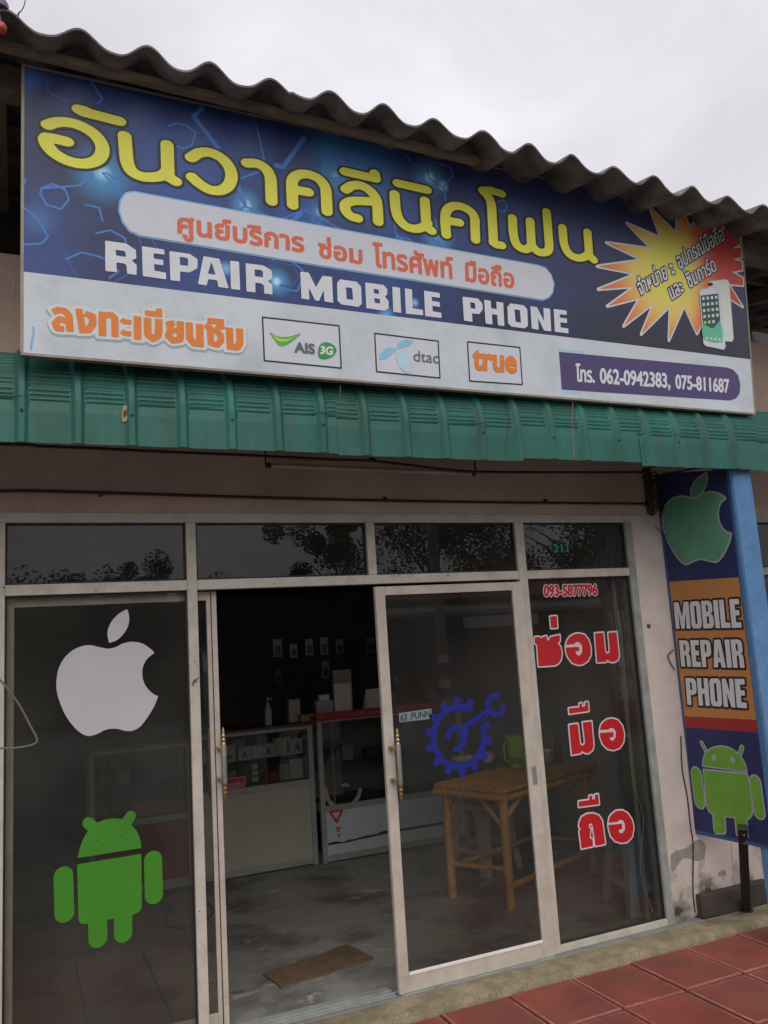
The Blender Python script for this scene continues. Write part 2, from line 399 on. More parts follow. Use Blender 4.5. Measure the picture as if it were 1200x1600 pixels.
# concrete floor of the shop with pale worn patches and damp stains
def floor_mat():
    m = bpy.data.materials.new('worn_concrete_floor'); m.use_nodes = True
    t = m.node_tree; n = t.nodes; l = t.links; b = n['Principled BSDF']; b.inputs['Roughness'].default_value = .62
    c = n.new('ShaderNodeTexCoord')
    def noise(sc, det, rg, loc, stretch, dist=.3):
        mpn = n.new('ShaderNodeMapping'); mpn.inputs['Scale'].default_value = stretch; mpn.inputs['Location'].default_value = loc; l.new(c.outputs['Object'], mpn.inputs['Vector'])
        q = n.new('ShaderNodeTexNoise'); q.inputs['Scale'].default_value = sc; q.inputs['Detail'].default_value = det; q.inputs['Roughness'].default_value = rg; q.inputs['Distortion'].default_value = dist
        l.new(mpn.outputs['Vector'], q.inputs['Vector']); return q
    def over(base, fac_node, lo, hi, col, k=1.0):
        rr_ = n.new('ShaderNodeMapRange'); rr_.inputs['From Min'].default_value = lo; rr_.inputs['From Max'].default_value = hi; rr_.inputs['To Max'].default_value = k; l.new(fac_node.outputs['Fac'], rr_.inputs['Value'])
        mm_ = n.new('ShaderNodeMix'); mm_.data_type = 'RGBA'; l.new(rr_.outputs['Result'], mm_.inputs['Factor'])
        if base is None: mm_.inputs['A'].default_value = (.27, .262, .24, 1)
        else: l.new(base, mm_.inputs['A'])
        mm_.inputs['B'].default_value = col+(1,); return mm_.outputs['Result']
    a = noise(1.5, 8, .6, (2.3, .2, 0), (1, 1, 1)); o_ = over(None, a, .48, .60, (.115, .105, .092), .9)
    a2 = noise(3.4, 12, .75, (5.1, 1, 0), (1, 1.9, 1), .6); o_ = over(o_, a2, .575, .64, (.50, .46, .36), .8)
    a3 = noise(3.0, 10, .7, (9.1, 4, 0), (1, 2.2, 1), .4); o_ = over(o_, a3, .60, .70, (.06, .056, .05), .85)
    a4 = noise(30, 8, .8, (0, 0, 0), (1, 1, 1)); o_ = over(o_, a4, .56, .80, (.42, .40, .35), .5); l.new(o_, b.inputs['Base Color'])
    a = a2
    bp = n.new('ShaderNodeBump'); bp.inputs['Strength'].default_value = .3; bp.inputs['Distance'].default_value = .004
    l.new(a.outputs['Fac'], bp.inputs['Height']); l.new(bp.outputs['Normal'], b.inputs['Normal'])
    return m
m_floor = floor_mat()
# plaster of the pier: flaking near the ground, stained patches
def pier_mat():
    m = M('flaking_plaster', (.60, .52, .48), .88, .08, 3, .5, dirt=(.30, .25, .20), dirt_amt=.35, dirt_scale=3, thr=.5, grit=.08)
    t = m.node_tree; n = t.nodes; l = t.links; b = n['Principled BSDF']
    src = b.inputs['Base Color'].links[0].from_socket
    g = n.new('ShaderNodeNewGeometry'); sx = n.new('ShaderNodeSeparateXYZ'); l.new(g.outputs['Position'], sx.inputs[0])
    no = n.new('ShaderNodeTexNoise'); no.inputs['Scale'].default_value = 6.5; no.inputs['Detail'].default_value = 9
    l.new(g.outputs['Position'], no.inputs['Vector'])
    mr = n.new('ShaderNodeMapRange'); mr.inputs['From Min'].default_value = 0; mr.inputs['From Max'].default_value = .62
    mr.inputs['To Min'].default_value = .21; mr.inputs['To Max'].default_value = -.28; l.new(sx.outputs['Z'], mr.inputs['Value'])
    ad = n.new('ShaderNodeMath'); ad.operation = 'ADD'; l.new(no.outputs['Fac'], ad.inputs[0]); l.new(mr.outputs['Result'], ad.inputs[1])
    rp = n.new('ShaderNodeValToRGB'); rp.color_ramp.elements[0].position = .50; rp.color_ramp.elements[1].position = .62
    l.new(ad.outputs[0], rp.inputs['Fac'])
    mm = n.new('ShaderNodeMix'); mm.data_type = 'RGBA'; l.new(rp.outputs['Color'], mm.inputs['Factor']); l.new(src, mm.inputs['A'])
    mm.inputs['B'].default_value = (.36, .32, .27, 1)
    # moss close to the ground
    r2 = n.new('ShaderNodeValToRGB'); r2.color_ramp.elements[0].position = .60; r2.color_ramp.elements[1].position = .72
    l.new(ad.outputs[0], r2.inputs['Fac'])
    m3 = n.new('ShaderNodeMix'); m3.data_type = 'RGBA'; l.new(r2.outputs['Color'], m3.inputs['Factor']); l.new(mm.outputs['Result'], m3.inputs['A'])
    m3.inputs['B'].default_value = (.045, .045, .025, 1)
    l.new(m3.outputs['Result'], b.inputs['Base Color'])
    return m
m_pier = pier_mat()

# ------------------------------------------------------------------ ground
g = B(); g.add([(-90, -90, -.22), (90, -90, -.22), (90, 90, -.22), (-90, 90, -.22)], [(0, 1, 2, 3)])
mk('road', g, m_asphalt, kind='structure')
g = B(); g.box(-6, 9, -.24-3*.436, -.232, -.2, -.042); mk('pavement_bed', g, m_grout, kind='structure')
g = B()
TX, TY = .39, .436
for i in range(-14, 18):
    for j in range(3):
        x0 = 1.310+TX*i; y1 = -.238-TY*j
        dz = random.uniform(-.002, .002); hx = TX/2-.0065; hy = TY/2-.0065; cx = x0+TX/2; cy = y1-TY/2; z1 = -.03+dz
        e1 = .010; tx_ = random.uniform(-.0015, .0015); ty_ = random.uniform(-.0015, .0015)
        vs = []
        for (s_, z) in ((0, z1-.02), (0, z1-.006), (e1*.3, z1-.0015), (e1*1.3, z1)):
            for ax, ay in ((-1, -1), (1, -1), (1, 1), (-1, 1)):
                vs.append((cx+ax*(hx-s_), cy+ay*(hy-s_), z+tx_*ax+ty_*ay))
        fs = [(k*4+q, k*4+(q+1) % 4, k*4+4+(q+1) % 4, k*4+4+q) for k in range(3) for q in range(4)]+[(12, 13, 14, 15)]
        g.add(vs, fs)
pv = mk('pavement', g, [m_tile, M('worn_tile_edge', (.36, .15, .115), .8, .3, 14, grit=.25, dirt=(.24, .06, .045), dirt_amt=.9, dirt_scale=12, thr=.46)], kind='structure')
for i_, p_ in enumerate(pv.data.polygons):
    if i_ % 13 in (8, 9, 10, 11): p_.material_index = 1
# kerb strip with an uneven worn edge
g = B(); nx = 260; xs = [-6+15*i/nx for i in range(nx+1)]; rows = []
rnd = random.Random(3)
for k, (y, z) in enumerate(((-.05, -.001), (-.09, .0), (-.16, .001), (-.212, -.001), (-.228, -.008), (-.231, -.06))):
    rows.append([(x, y+(rnd.uniform(-.004, .004) if 2 < k else 0), z+rnd.uniform(-.0018, .0018)) for x in xs])
vs = [p for r_ in rows for p in r_]; W_ = nx+1
g.add(vs, [(r_*W_+i, (r_+1)*W_+i, (r_+1)*W_+i+1, r_*W_+i+1) for r_ in range(5) for i in range(nx)], True)
mk('kerb_strip', g, m_kerb, kind='structure')
g = B(); g.box(-6, 9, -.0495, .02, -.08, .004); mk('threshold', g, m_grey, kind='structure', bevel=.003)
g = B(); g.box(-1.6, 3.2, .0205, 4.2, -.08, -.0005); mk('shop_floor', g, m_floor, kind='structure')

# ------------------------------------------------------------------ the shop building
bd = thing('shop_building', (.5, 0, 0), 'row shop with aluminium glass front, beige lintel wall and grey corrugated roof', 'shop')
XL, XR = -1.422, 2.199
b = B(); b.box(2.2505, 3.02, -.0, .16, 0, 2.49); mk('pier', b, m_pier, bd)
b = B(); b.box(-1.9, -1.4725, 0, .16, 0, 2.49); mk('pier', b, m_plaster, bd)
b = B(); b.box(-6, 9, .004, .16, 2.4915, 3.78); mk('lintel_wall', b, m_band, bd)
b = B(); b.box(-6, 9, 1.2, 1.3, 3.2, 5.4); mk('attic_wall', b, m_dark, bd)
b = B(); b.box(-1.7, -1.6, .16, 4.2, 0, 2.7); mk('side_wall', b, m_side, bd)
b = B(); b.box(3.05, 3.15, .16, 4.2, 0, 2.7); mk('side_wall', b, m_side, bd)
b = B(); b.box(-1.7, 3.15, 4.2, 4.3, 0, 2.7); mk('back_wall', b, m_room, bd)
b = B(); b.box(-1.7, 3.15, .161, 4.3, 2.7, 2.75); mk('ceiling', b, m_ceil, bd)
b = B(); b.box(2.43, 2.99, -.055, -.0005, .004, .145); mk('plinth', b, m_plinth, bd, bevel=.012)
# storefront frame
b = B()
YF, YB = -.004, .052
b.box(-1.472, 2.25, YF, YB, 2.442, 2.491)                 # head
b.box(-1.472, XL, YF, YB, 0.004, 2.4415)                   # left post
b.box(-.591, -.5425, YF-.003, YB, .004, 2.4415)
b.box(1.3665, 1.4243, YF-.003, YB, .004, 2.4415)
b.box(.398, .4465, YF-.002, YB, 2.1505, 2.4415)
for x0, x1 in ((XL+.0005, -.5915), (-.542, 1.366), (1.4248, XR-.0005)): b.box(x0, x1, YF+.001, YB, 2.1, 2.15)
b.box(1.4248, XR-.0005, YF, YB, .0045, .041)
b.box(XL+.0005, -.5915, YF, YB, .0045, .041)
fr = mk('storefront_frame', b, m_frame, bd, bevel=.0025)
b = B(); b.box(XR, 2.2502, YF-.002, YB+.03, .004, 2.4415); mk('jamb', b, m_frame2, bd, bevel=.002)
# slim inner stops beside each pane
def pane(x0, x1, z0, z1, mat, y=.026, name='window_pane'):
    b = B(); b.box(x0+.0005, x1-.0005, y, y+.005, z0+.0005, z1-.0005); p = mk(name, b, mat, bd)
    b = B(); w = .009
    for (a, c, e_, f_) in ((x0+.0006, x0+w, z0+.0006, z1-.0006), (x1-w, x1-.0006, z0+.0006, z1-.0006), (x0+w+.0002, x1-w-.0002, z0+.0006, z0+w), (x0+w+.0002, x1-w-.0002, z1-w, z1-.0006)):
        b.box(a, c, y-.012, y-.0005, e_, f_)
    mk('gasket', b, m_rubber, p)
    return p
p_tl = pane(XL, -.591, 2.15, 2.442, m_glass_top, name='transom_pane')
p_t2 = pane(-.5425, .398, 2.15, 2.442, m_glass_top, name='transom_pane')
p_t3 = pane(.4465, 1.3665, 2.15, 2.442, m_glass_top, name='transom_pane')
p_t4 = pane(1.4243, XR, 2.15, 2.442, m_glass_top, name='transom_pane')
p_L = pane(XL, -.591, .041, 2.1, m_glass)
p_R = pane(1.4243, XR, .041, 2.1, m_glass)
# inner dark post seen through the right pane
b = B(); b.box(2.125, 2.155, .10, .15, .004, 2.44); mk('inner_jamb', b, M('dim_grey_metal', (.12, .125, .12), .6), bd)
# sliding doors
def sliding(name, x0, x1, y0, y1, z0, z1, st0, st1, top, bot, mat, label):
    b = B(); b.box(x0, x0+st0, y0, y1, z0, z1); b.box(x1-st1, x1, y0, y1, z0, z1)
    b.box(x0+st0+.0004, x1-st1-.0004, y0+.001, y1-.001, z0, z0+bot); b.box(x0+st0+.0004, x1-st1-.0004, y0+.001, y1-.001, z1-top, z1)
    d_ = mk(name, b, mat, bd, label=label, bevel=.002)
    g_ = B(); g_.box(x0+st0+.0005, x1-st1-.0005, (y0+y1)/2-.0025, (y0+y1)/2+.0025, z0+bot+.0005, z1-top-.0005)
    mk('door_glass', g_, m_glass, d_)
    return d_
dr = sliding('sliding_door', .414, 1.3640, -.036, -.008, .012, 2.082, .058, .074, .048, .086, m_bronze, 'closed right sliding door with a blue gear sign on its glass')
dl = sliding('sliding_door', -1.432, -.434, .060, .088, .012, 2.094, .05, .052, .045, .08, m_bronze, 'left sliding door pushed open behind the window')
b = B(); b.box(.474, 1.288, -.0385, -.0352, .093, .109); mk('tape_strip', b, M('white_tape', (.80, .78, .74), .5, .1, 30), dr)
b = B(); b.box(-.4655, -.461, .0575, .0598, .012, 2.09); mk('seam', b, m_rubber, dl)
def handle(c, parent, y_sign=-1, side=0):
    x, y, z0, z1 = c[:4]; h = z1-z0
    b = B(); b.lathe((x, y, z0+h*.24), [(.0125, 0), (.0135, h*.02), (.0135, h*.50), (.0125, h*.52)], 16)
    hd = mk('handle', b, m_silver, parent)
    for s_, zc in ((1, z0+h*.76), (-1, z0+h*.24)):
        prof = [(.013, 0), (.013, .01), (.009, .014), (.0125, .02), (.0125, .03), (.008, .035), (.011, .042), (.011, .05), (.006, .056), (.0085, .064), (.005, .074), (.0015, .088)]
        b = B(); b.lathe((x, y, zc), prof, 14, (0, 0, s_)); mk('finial', b, m_gold, hd)
    for zz in (z0+h*.30, z0+h*.72):
        yw = c[4]; b = B()
        b.box(x-.018+side, x+.004+side, min(y, yw), max(y, yw), zz-.009, zz+.009); mk('bracket', b, m_gold, hd, bevel=.002)
    return hd
handle((.470, -.085, .945, 1.335, -.0365), dr, side=-.018)
handle((-.427, .03, 1.06, 1.41, .0595), dl, side=-.012)
handle((-.475, .15, 1.05, 1.40, .0885), dl, side=.0)
b = B(); b.box(.42, 1.36, -.048, -.004, .0045, .0105); b.box(-.54, .40, -.02, .10, .0045, .010); b.box(-.54, 1.36, -.0, .006, .0108, .017); b.box(-.54, .40, .035, .04, .0108, .017)
mk('door_track', b, m_frame2, bd)
m_spot = M('dark_speck', (.06, .05, .045), .8)
for px_, py_ in ((304, 1034), (312, 1424), (304, 1062), (811, 1000), (836, 1300), (150, 922), (430, 912), (700, 899), (298, 860), (812, 860), (6, 918)):
    q = at(px_, py_, 1, -.008); b = B(); b.lathe((q[0], -.0072, q[2]), [(.0035, 0), (.003, .0015), (.001, .0018)], 8, (0, -1, 0)); mk('frame_screw', b, m_spot, fr)
b = B(); b.box(1.317, 1.345, -.0395, -.0362, .93, 1.03); mk('door_lock', b, m_silver, dr, bevel=.002)
b = B(); b.tube([tuple(at(x, y, 1, -.010)) for x, y in ((300, 1068), (304, 1062), (308, 1066))], .002, 5); b.tube([tuple(at(x, y, 1, -.010)) for x, y in ((301, 1072), (305, 1063), (311, 1058))], .002, 5); mk('dirt_mark', b, m_spot, fr)
# neighbour's shop front to the right, same row
b = B()
b.box(3.0205, 5.4, YF, YB, 2.442, 2.491); b.box(3.0205, 5.4, YF, YB, 2.075, 2.125); b.box(3.0205, 3.07, YF-.002, YB, .004, 2.075-.0005)
b.box(3.0205, 3.07, YF-.002, YB, 2.1255, 2.4415); b.box(3.9, 3.95, YF-.002, YB, .004, 2.0745); b.box(3.0705, 3.8995, YF, YB, .0045, .06)
mk('neighbour_frame', b, m_frame2, bd, bevel=.002)
pane(3.07, 5.4, 2.125, 2.442, m_glass_top, name='neighbour_pane'); pane(3.07, 3.9, .06, 2.075, m_glass, name='neighbour_pane')
pane(3.95, 5.4, .06, 2.075, m_glass, name='neighbour_pane')
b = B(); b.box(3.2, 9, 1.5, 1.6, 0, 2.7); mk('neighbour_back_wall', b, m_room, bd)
b = B(); b.box(3.151, 9, .161, 1.6, 2.7, 2.75); mk('neighbour_ceiling', b, m_ceil, bd)
b = B(); b.box(5.4, 9, 0, .16, 0, 2.4905); b.box(-6, -1.9005, 0, .16, 0, 2.4905); mk('wall', b, m_plaster, bd)
# light blue column carrying the awning
b = B(); b.box(2.497, 2.645, -.64, -.49, -.03, 2.80); mk('column', b, m_column, bd, bevel=.006)
# roof
_rs = random.Random(4); SHEET = [(_rs.uniform(-.007, .007), _rs.uniform(-.018, .018)) for _ in range(20)]
def sheet(x): return SHEET[int((x+4.5)/(PER*4)) % 20]
def zroof(x, y): return 4.262-.040*(x+1.417)+(y+1.0)*.21
PER = .2635
def wave(x):
    t = ((x+1.417)/PER) % 1.0
    c = (1+math.cos(2*math.pi*t))/2; return .072*(c**1.35)-.036
b = B(); xs = [-3.6+i*.0125 for i in range(int(8.6/.0125))]; ys = [-1.06, -1.055, -.6, 0, .8, 1.6, 2.6, 3.6]
for k, (off) in enumerate((0, -.010)):
    vs = [(x, y+(sheet(x)[1] if y < -1 else 0)+.004*math.sin(x*31), zroof(x, y)+wave(x)+off+sheet(x)[0]+.002*math.sin(x*13+y)) for y in ys for x in xs]; W_ = len(xs)
    fs = [(j*W_+i, j*W_+i+1, (j+1)*W_+i+1, (j+1)*W_+i) for j in range(len(ys)-1) for i in range(W_-1)]
    if k: fs = [tuple(reversed(q)) for q in fs]
    b.add(vs, fs, True)
vs = [(x, -1.06+sheet(x)[1]+.004*math.sin(x*31), zroof(x, -1.06)+wave(x)+o_+sheet(x)[0]+.002*math.sin(x*13-1.06)) for o_ in (0, -.010) for x in xs]
W_ = len(xs); b.add(vs, [(i, i+W_, i+W_+1, i+1) for i in range(W_-1)], False)
rf = mk('roof', b, m_roof, bd)
def zb(x, y): return zroof(x, y)-.032
for y in (-.90, -.1, 1.0):
    b = B(); vs = []
    for x in (-3.6, .75 if y == -.90 else 5.0):
        z = zb(x, y); vs += [(x, y-.02, z-.03), (x, y+.02, z-.03), (x, y+.02, z), (x, y-.02, z)]
    b.add(vs, [(0, 3, 2, 1), (4, 5, 6, 7), (0, 1, 5, 4), (1, 2, 6, 5), (2, 3, 7, 6), (3, 0, 4, 7)]); mk('purlin', b, m_wood, bd)
b = B(); b.add([(x, y, zb(x, -.66)-dz) for x in (-3.6, 5.0) for y, dz in ((-.70, .13), (-.62, .13), (-.62, .0), (-.70, .0))], [(0, 1, 2, 3), (7, 6, 5, 4), (1, 0, 4, 5), (2, 1, 5, 6), (3, 2, 6, 7), (0, 3, 7, 4)]); mk('wall_beam', b, m_wood, bd)
for x in (-2.35, -1.46, .2, 1.7, 2.86, 3.7):
    b = B(); z0 = zb(x, -.6)-.032; z1 = zb(x, 1.0)-.032
    b.add([(x-.035, -.6, z0-.10), (x+.035, -.6, z0-.10), (x+.035, -.6, z0), (x-.035, -.6, z0),
           (x-.035, 1.0, z1-.10), (x+.035, 1.0, z1-.10), (x+.035, 1.0, z1), (x-.035, 1.0, z1)],
          [(0, 1, 2, 3), (7, 6, 5, 4), (1, 0, 4, 5), (2, 1, 5, 6), (3, 2, 6, 7), (0, 3, 7, 4)])
    mk('rafter', b, m_wood, bd)

# ------------------------------------------------------------------ green awning
aw = thing('awning', (.6, -.68, 2.655), 'green ribbed steel awning curving down over the shop front under the signboard', 'awning')
RIBS = [-1.36+.2136*i for i in range(-6, 19)]
def rib(x):
    d_ = min(abs(x-r_) for r_ in RIBS)
    return .016 if d_ < .011 else (0 if d_ > .026 else .016*(.026-d_)/.015)
def awsheet(x0, x1, zb_, yo):
    prof = [(-.68, zb_+.175*k/4) for k in range(5)]
    na = 60; zc = zb_+.175; Ra = .275
    prof += [(-.68+Ra*(1-math.cos(R(90)*k/na)), zc+Ra*math.sin(R(90)*k/na)) for k in range(1, na+1)]
    prof += [(-.3, zc+Ra+.012), (.0, zc+Ra+.05)]
    # arc length for crimps
    s_ = [0]
    for i in range(1, len(prof)): s_.append(s_[-1]+math.dist(prof[i], prof[i-1]))
    xs = set([x0, x1])
    for r_ in RIBS:
        for dx in (-.026, -.011, .011, .026, -.034, .034): xs.add(r_+dx)
        xs.add(r_+.1068)
    xs = sorted(x for x in xs if x0 <= x <= x1)
    vs = []
    for i, (y, z) in enumerate(prof):
        j0, j1 = max(i-1, 0), min(i+1, len(prof)-1)
        t = Vector((0, prof[j1][0]-prof[j0][0], prof[j1][1]-prof[j0][1])).normalized(); nn = Vector((0, -t.z, t.y))
        for x in xs:
            h = rib(x); dd = min(abs(x-r_) for r_ in RIBS)
            cr_ = 0
            if dd > .03 and .165 < s_[i] < .165+.40:
                ph = (s_[i]-.165) / .0245; cr_ = -.0042*(1 if (ph % 1) < .42 else 0)
            wv = .0022*math.sin(x*9.1+z*4)+.0015*math.sin(x*23)
            q = nn*(h+cr_+(wv if i < 6 else 0))
            vs.append((x, y+q.y+yo, z+q.z))
    W_ = len(xs)
    b = B(); b.add(vs, [(i*W_+k, i*W_+k+1, (i+1)*W_+k+1, (i+1)*W_+k) for i in range(len(prof)-1) for k in range(W_-1)], False)
    o = mk('sheet', b, m_green, aw); md = o.modifiers.new('thick', 'SOLIDIFY'); md.thickness = .0012; md.offset = -1
    return o
awsheet(-2.6, .055, 2.662, 0); awsheet(-.005, 1.0, 2.654, -.003); awsheet(.955, 1.83, 2.672, .0); awsheet(1.785, 2.70, 2.652, -.004); awsheet(2.66, 3.9, 2.646, -.001)
m_rust = M('rust', (.13, .07, .035), .9, .4, 30); m_scr = M('dark_screw', (.03, .055, .045), .8)
b = B(); rr = random.Random(5)
for x in [r_+.0 for r_ in RIBS[::2] if -1.5 < r_ < 2.9]:
    b = B(); b.lathe((x, -.698, 2.79+rr.uniform(-.004, .004)), [(.006, 0), (.006, .004), (.003, .006)], 8, (0, -1, 0)); mk('screw', b, m_scr, aw)
pl_aw = Plane((0, -.6835, 0), (1, 0, 0), (0, 0, 1), (0, -1, 0))
art('rust_hole', pl_aw, [('P', smooth([(193, 634), (199, 636), (200, 648), (197, 658), (191, 659), (190, 646)], 3, True) and pl_aw.m(smooth([(193, 634), (199, 636), (200, 648), (197, 658), (191, 659), (190, 646)], 3, True)))], M('bare_putty', (.34, .27, .17), .9, .3, 60), aw, .0045, cell=.003)
art('rust_hole', pl_aw, [('P', pl_aw.m([(193, 642), (198, 640), (198, 648), (194, 654), (192, 648)]))], m_rust, aw, .006, cell=.002)
b = B(); b.box(-2.6, 3.9, -.655, -.615, 2.80, 2.835); mk('support_bar', b, m_black, aw)
# ------------------------------------------------------------------ the big signboard
def flat(name, col, rough=.45, var=.04, **k): return M(name, lin(col)+(1,), rough, var, 14, **k)
s_white = M('sign_print_white', (.59, .645, .69), .5, .05, 5, .25, dirt=(.40, .46, .50), dirt_amt=.6, dirt_scale=4, thr=.5, bscale=3)
s_pill = flat('print_light_grey', (205, 208, 218)); s_letter = flat('print_white', (214, 216, 222))
s_yellow = flat('print_yellow', (226, 224, 74)); s_outl = flat('print_dark_olive', (34, 34, 22))
s_salmon = flat('print_salmon', (214, 106, 72)); s_orange = flat('print_orange', (226, 128, 48))
s_lblue = flat('print_light_blue', (126, 178, 216)); s_line = flat('print_hexagon_blue', (66, 122, 196)); s_line2 = flat('print_faint_hexagon', (52, 84, 150))
s_purple = flat('print_purple', (78, 66, 112)); s_black = flat('print_black', (22, 22, 26))
s_cyan = flat('print_pale_cyan', (172, 204, 220)); s_halo = flat('print_halo', (212, 215, 214))
s_trim = M('sign_edge_trim', (.30, .26, .22), .6, .2, 9, .2, metal=.3)
SO = np.array([-1.358, -.75, 3.010]); SU = np.array([1, .022, 0]); SV = np.array([0, -.07, 1.])
SN = np.cross(SU, SV); SN = SN/np.linalg.norm(SN)
if SN[1] > 0: SN = -SN
PS = Plane(SO, SU, SV, SN)
SW_, SH_ = 4.079, 1.204
sg = thing('signboard', tuple(SO+SU*SW_/2), 'wide dark blue shop signboard with large yellow lettering above the green awning', 'signboard')
def printed_blue():
    m = bpy.data.materials.new('sign_print_blue'); m.use_nodes = True
    t = m.node_tree; n = t.nodes; l = t.links; b = n['Principled BSDF']; b.inputs['Roughness'].default_value = .45
    g = n.new('ShaderNodeNewGeometry')
    sx = n.new('ShaderNodeSeparateXYZ'); l.new(g.outputs['Position'], sx.inputs[0])
    r = n.new('ShaderNodeMapRange'); r.inputs['From Min'].default_value = 0.3; r.inputs['From Max'].default_value = 1.7; l.new(sx.outputs['X'], r.inputs['Value'])
    no = n.new('ShaderNodeTexNoise'); no.inputs['Scale'].default_value = 2.2; no.inputs['Detail'].default_value = 3; l.new(g.outputs['Position'], no.inputs['Vector'])
    rp = n.new('ShaderNodeValToRGB'); E = rp.color_ramp.elements; E[0].position = .38; E[0].color = (.022, .030, .095, 1)
    E[1].position = .66; E[1].color = (.030, .070, .26, 1); l.new(no.outputs['Fac'], rp.inputs['Fac'])
    mm = n.new('ShaderNodeMix'); mm.data_type = 'RGBA'; l.new(r.outputs['Result'], mm.inputs['Factor']); l.new(rp.outputs['Color'], mm.inputs['A'])
    # the right part fades to a dark slate towards the lower edge
    rz = n.new('ShaderNodeMapRange'); rz.inputs['From Min'].default_value = 3.35; rz.inputs['From Max'].default_value = 4.1; l.new(sx.outputs['Z'], rz.inputs['Value'])
    m0 = n.new('ShaderNodeMix'); m0.data_type = 'RGBA'; l.new(rz.outputs['Result'], m0.inputs['Factor'])
    m0.inputs['A'].default_value = (.028, .030, .045, 1); m0.inputs['B'].default_value = (.050, .058, .155, 1)
    l.new(m0.outputs['Result'], mm.inputs['B']); out = mm.outputs['Result']
    # printed star-like glows
    for (px, py, rad, col, k) in ((160, 272, .17, (.05, .33, .62, 1), .9), (160, 270, .05, (.45, .75, .9, 1), .9), (383, 320, .10, (.10, .42, .72, 1), .9), (384, 320, .035, (.6, .85, .95, 1), 1),
                                  (432, 440, .09, (.10, .40, .75, 1), .9), (432, 440, .03, (.6, .85, .95, 1), 1), (496, 333, .09, (.08, .36, .66, 1), .9), (496, 332, .03, (.5, .8, .9, 1), 1),
                                  (526, 276, .12, (.07, .36, .62, 1), .9), (524, 275, .03, (.5, .8, .9, 1), .9), (560, 262, .42, (.05, .19, .44, 1), .8), (671, 277, .13, (.10, .36, .66, 1), .9), (671, 277, .04, (.6, .85, .95, 1), 1),
                                  (692, 291, .04, (.45, .72, .9, 1), .9), (684, 372, .12, (.08, .34, .62, 1), .9), (603, 492, .06, (.10, .42, .85, 1), .9), (648, 473, .03, (.3, .6, .95, 1), .9), (353, 420, .045, (.2, .5, .85, 1), .9),
                                  (515, 228, .12, (.04, .20, .46, 1), .8), (60, 342, .10, (.05, .16, .40, 1), .8), (300, 270, .35, (.035, .10, .36, 1), .7), (45, 120, .09, (.03, .15, .5, 1), .8), (470, 350, .30, (.03, .10, .40, 1), .8)):
        u, v = PS.uv((px, py)); p = PS.p3(u, v, 0)
        vd = n.new('ShaderNodeVectorMath'); vd.operation = 'DISTANCE'; l.new(g.outputs['Position'], vd.inputs[0]); vd.inputs[1].default_value = tuple(float(c) for c in p)
        mr = n.new('ShaderNodeMapRange'); mr.interpolation_type = 'SMOOTHSTEP'; mr.inputs['From Min'].default_value = 0; mr.inputs['From Max'].default_value = rad
        mr.inputs['To Min'].default_value = k; mr.inputs['To Max'].default_value = 0; l.new(vd.outputs['Value'], mr.inputs['Value'])
        q = n.new('ShaderNodeMix'); q.data_type = 'RGBA'; l.new(mr.outputs['Result'], q.inputs['Factor']); l.new(out, q.inputs['A']); q.inputs['B'].default_value = col; out = q.outputs['Result']
    l.new(out, b.inputs['Base Color']); return m
def slab(pl, u0, u1, v0, v1, d0, d1):
    b = B(); q = [pl.p3(u, v, d) for d in (d0, d1) for u, v in ((u0, v0), (u1, v0), (u1, v1), (u0, v1))]
    b.add(q, [(3, 2, 1, 0), (4, 5, 6, 7), (0, 1, 5, 4), (1, 2, 6, 5), (2, 3, 7, 6), (3, 0, 4, 7)]); return b
mk('backing_board', slab(PS, 0, SW_, 0, SH_, -.035, 0), s_trim, sg)
mk('blue_panel', slab(PS, .004, SW_-.004, .3345, SH_-.003, .0005, .0015), printed_blue(), sg)
mk('white_panel', slab(PS, .004, SW_-.004, .002, .3335, .0005, .0015), s_white, sg)
def tr(b_, a):  # trim angle
    return mk('edge_trim', b_, s_trim, sg)
bt = slab(PS, -.006, SW_+.006, SH_-.0025, SH_+.008, -.04, .004); tr(bt, 0)
tr(slab(PS, -.006, SW_+.006, -.009, .0015, -.04, .003), 0)
tr(slab(PS, -.008, .0035, .0017, SH_-.0027, -.04, .003), 0); tr(slab(PS, SW_-.0035, SW_+.008, .0017, SH_-.0027, -.04, .003), 0)
mk('batten', slab(PS, .1, .15, .02, SH_-.02, -.08, -.0355), m_wood, sg); mk('batten', slab(PS, 3.8, 3.85, .02, SH_-.02, -.08, -.0355), m_wood, sg)
mk('batten', slab(PS, 1.9, 1.95, .02, SH_-.02, -.08, -.0355), m_wood, sg)
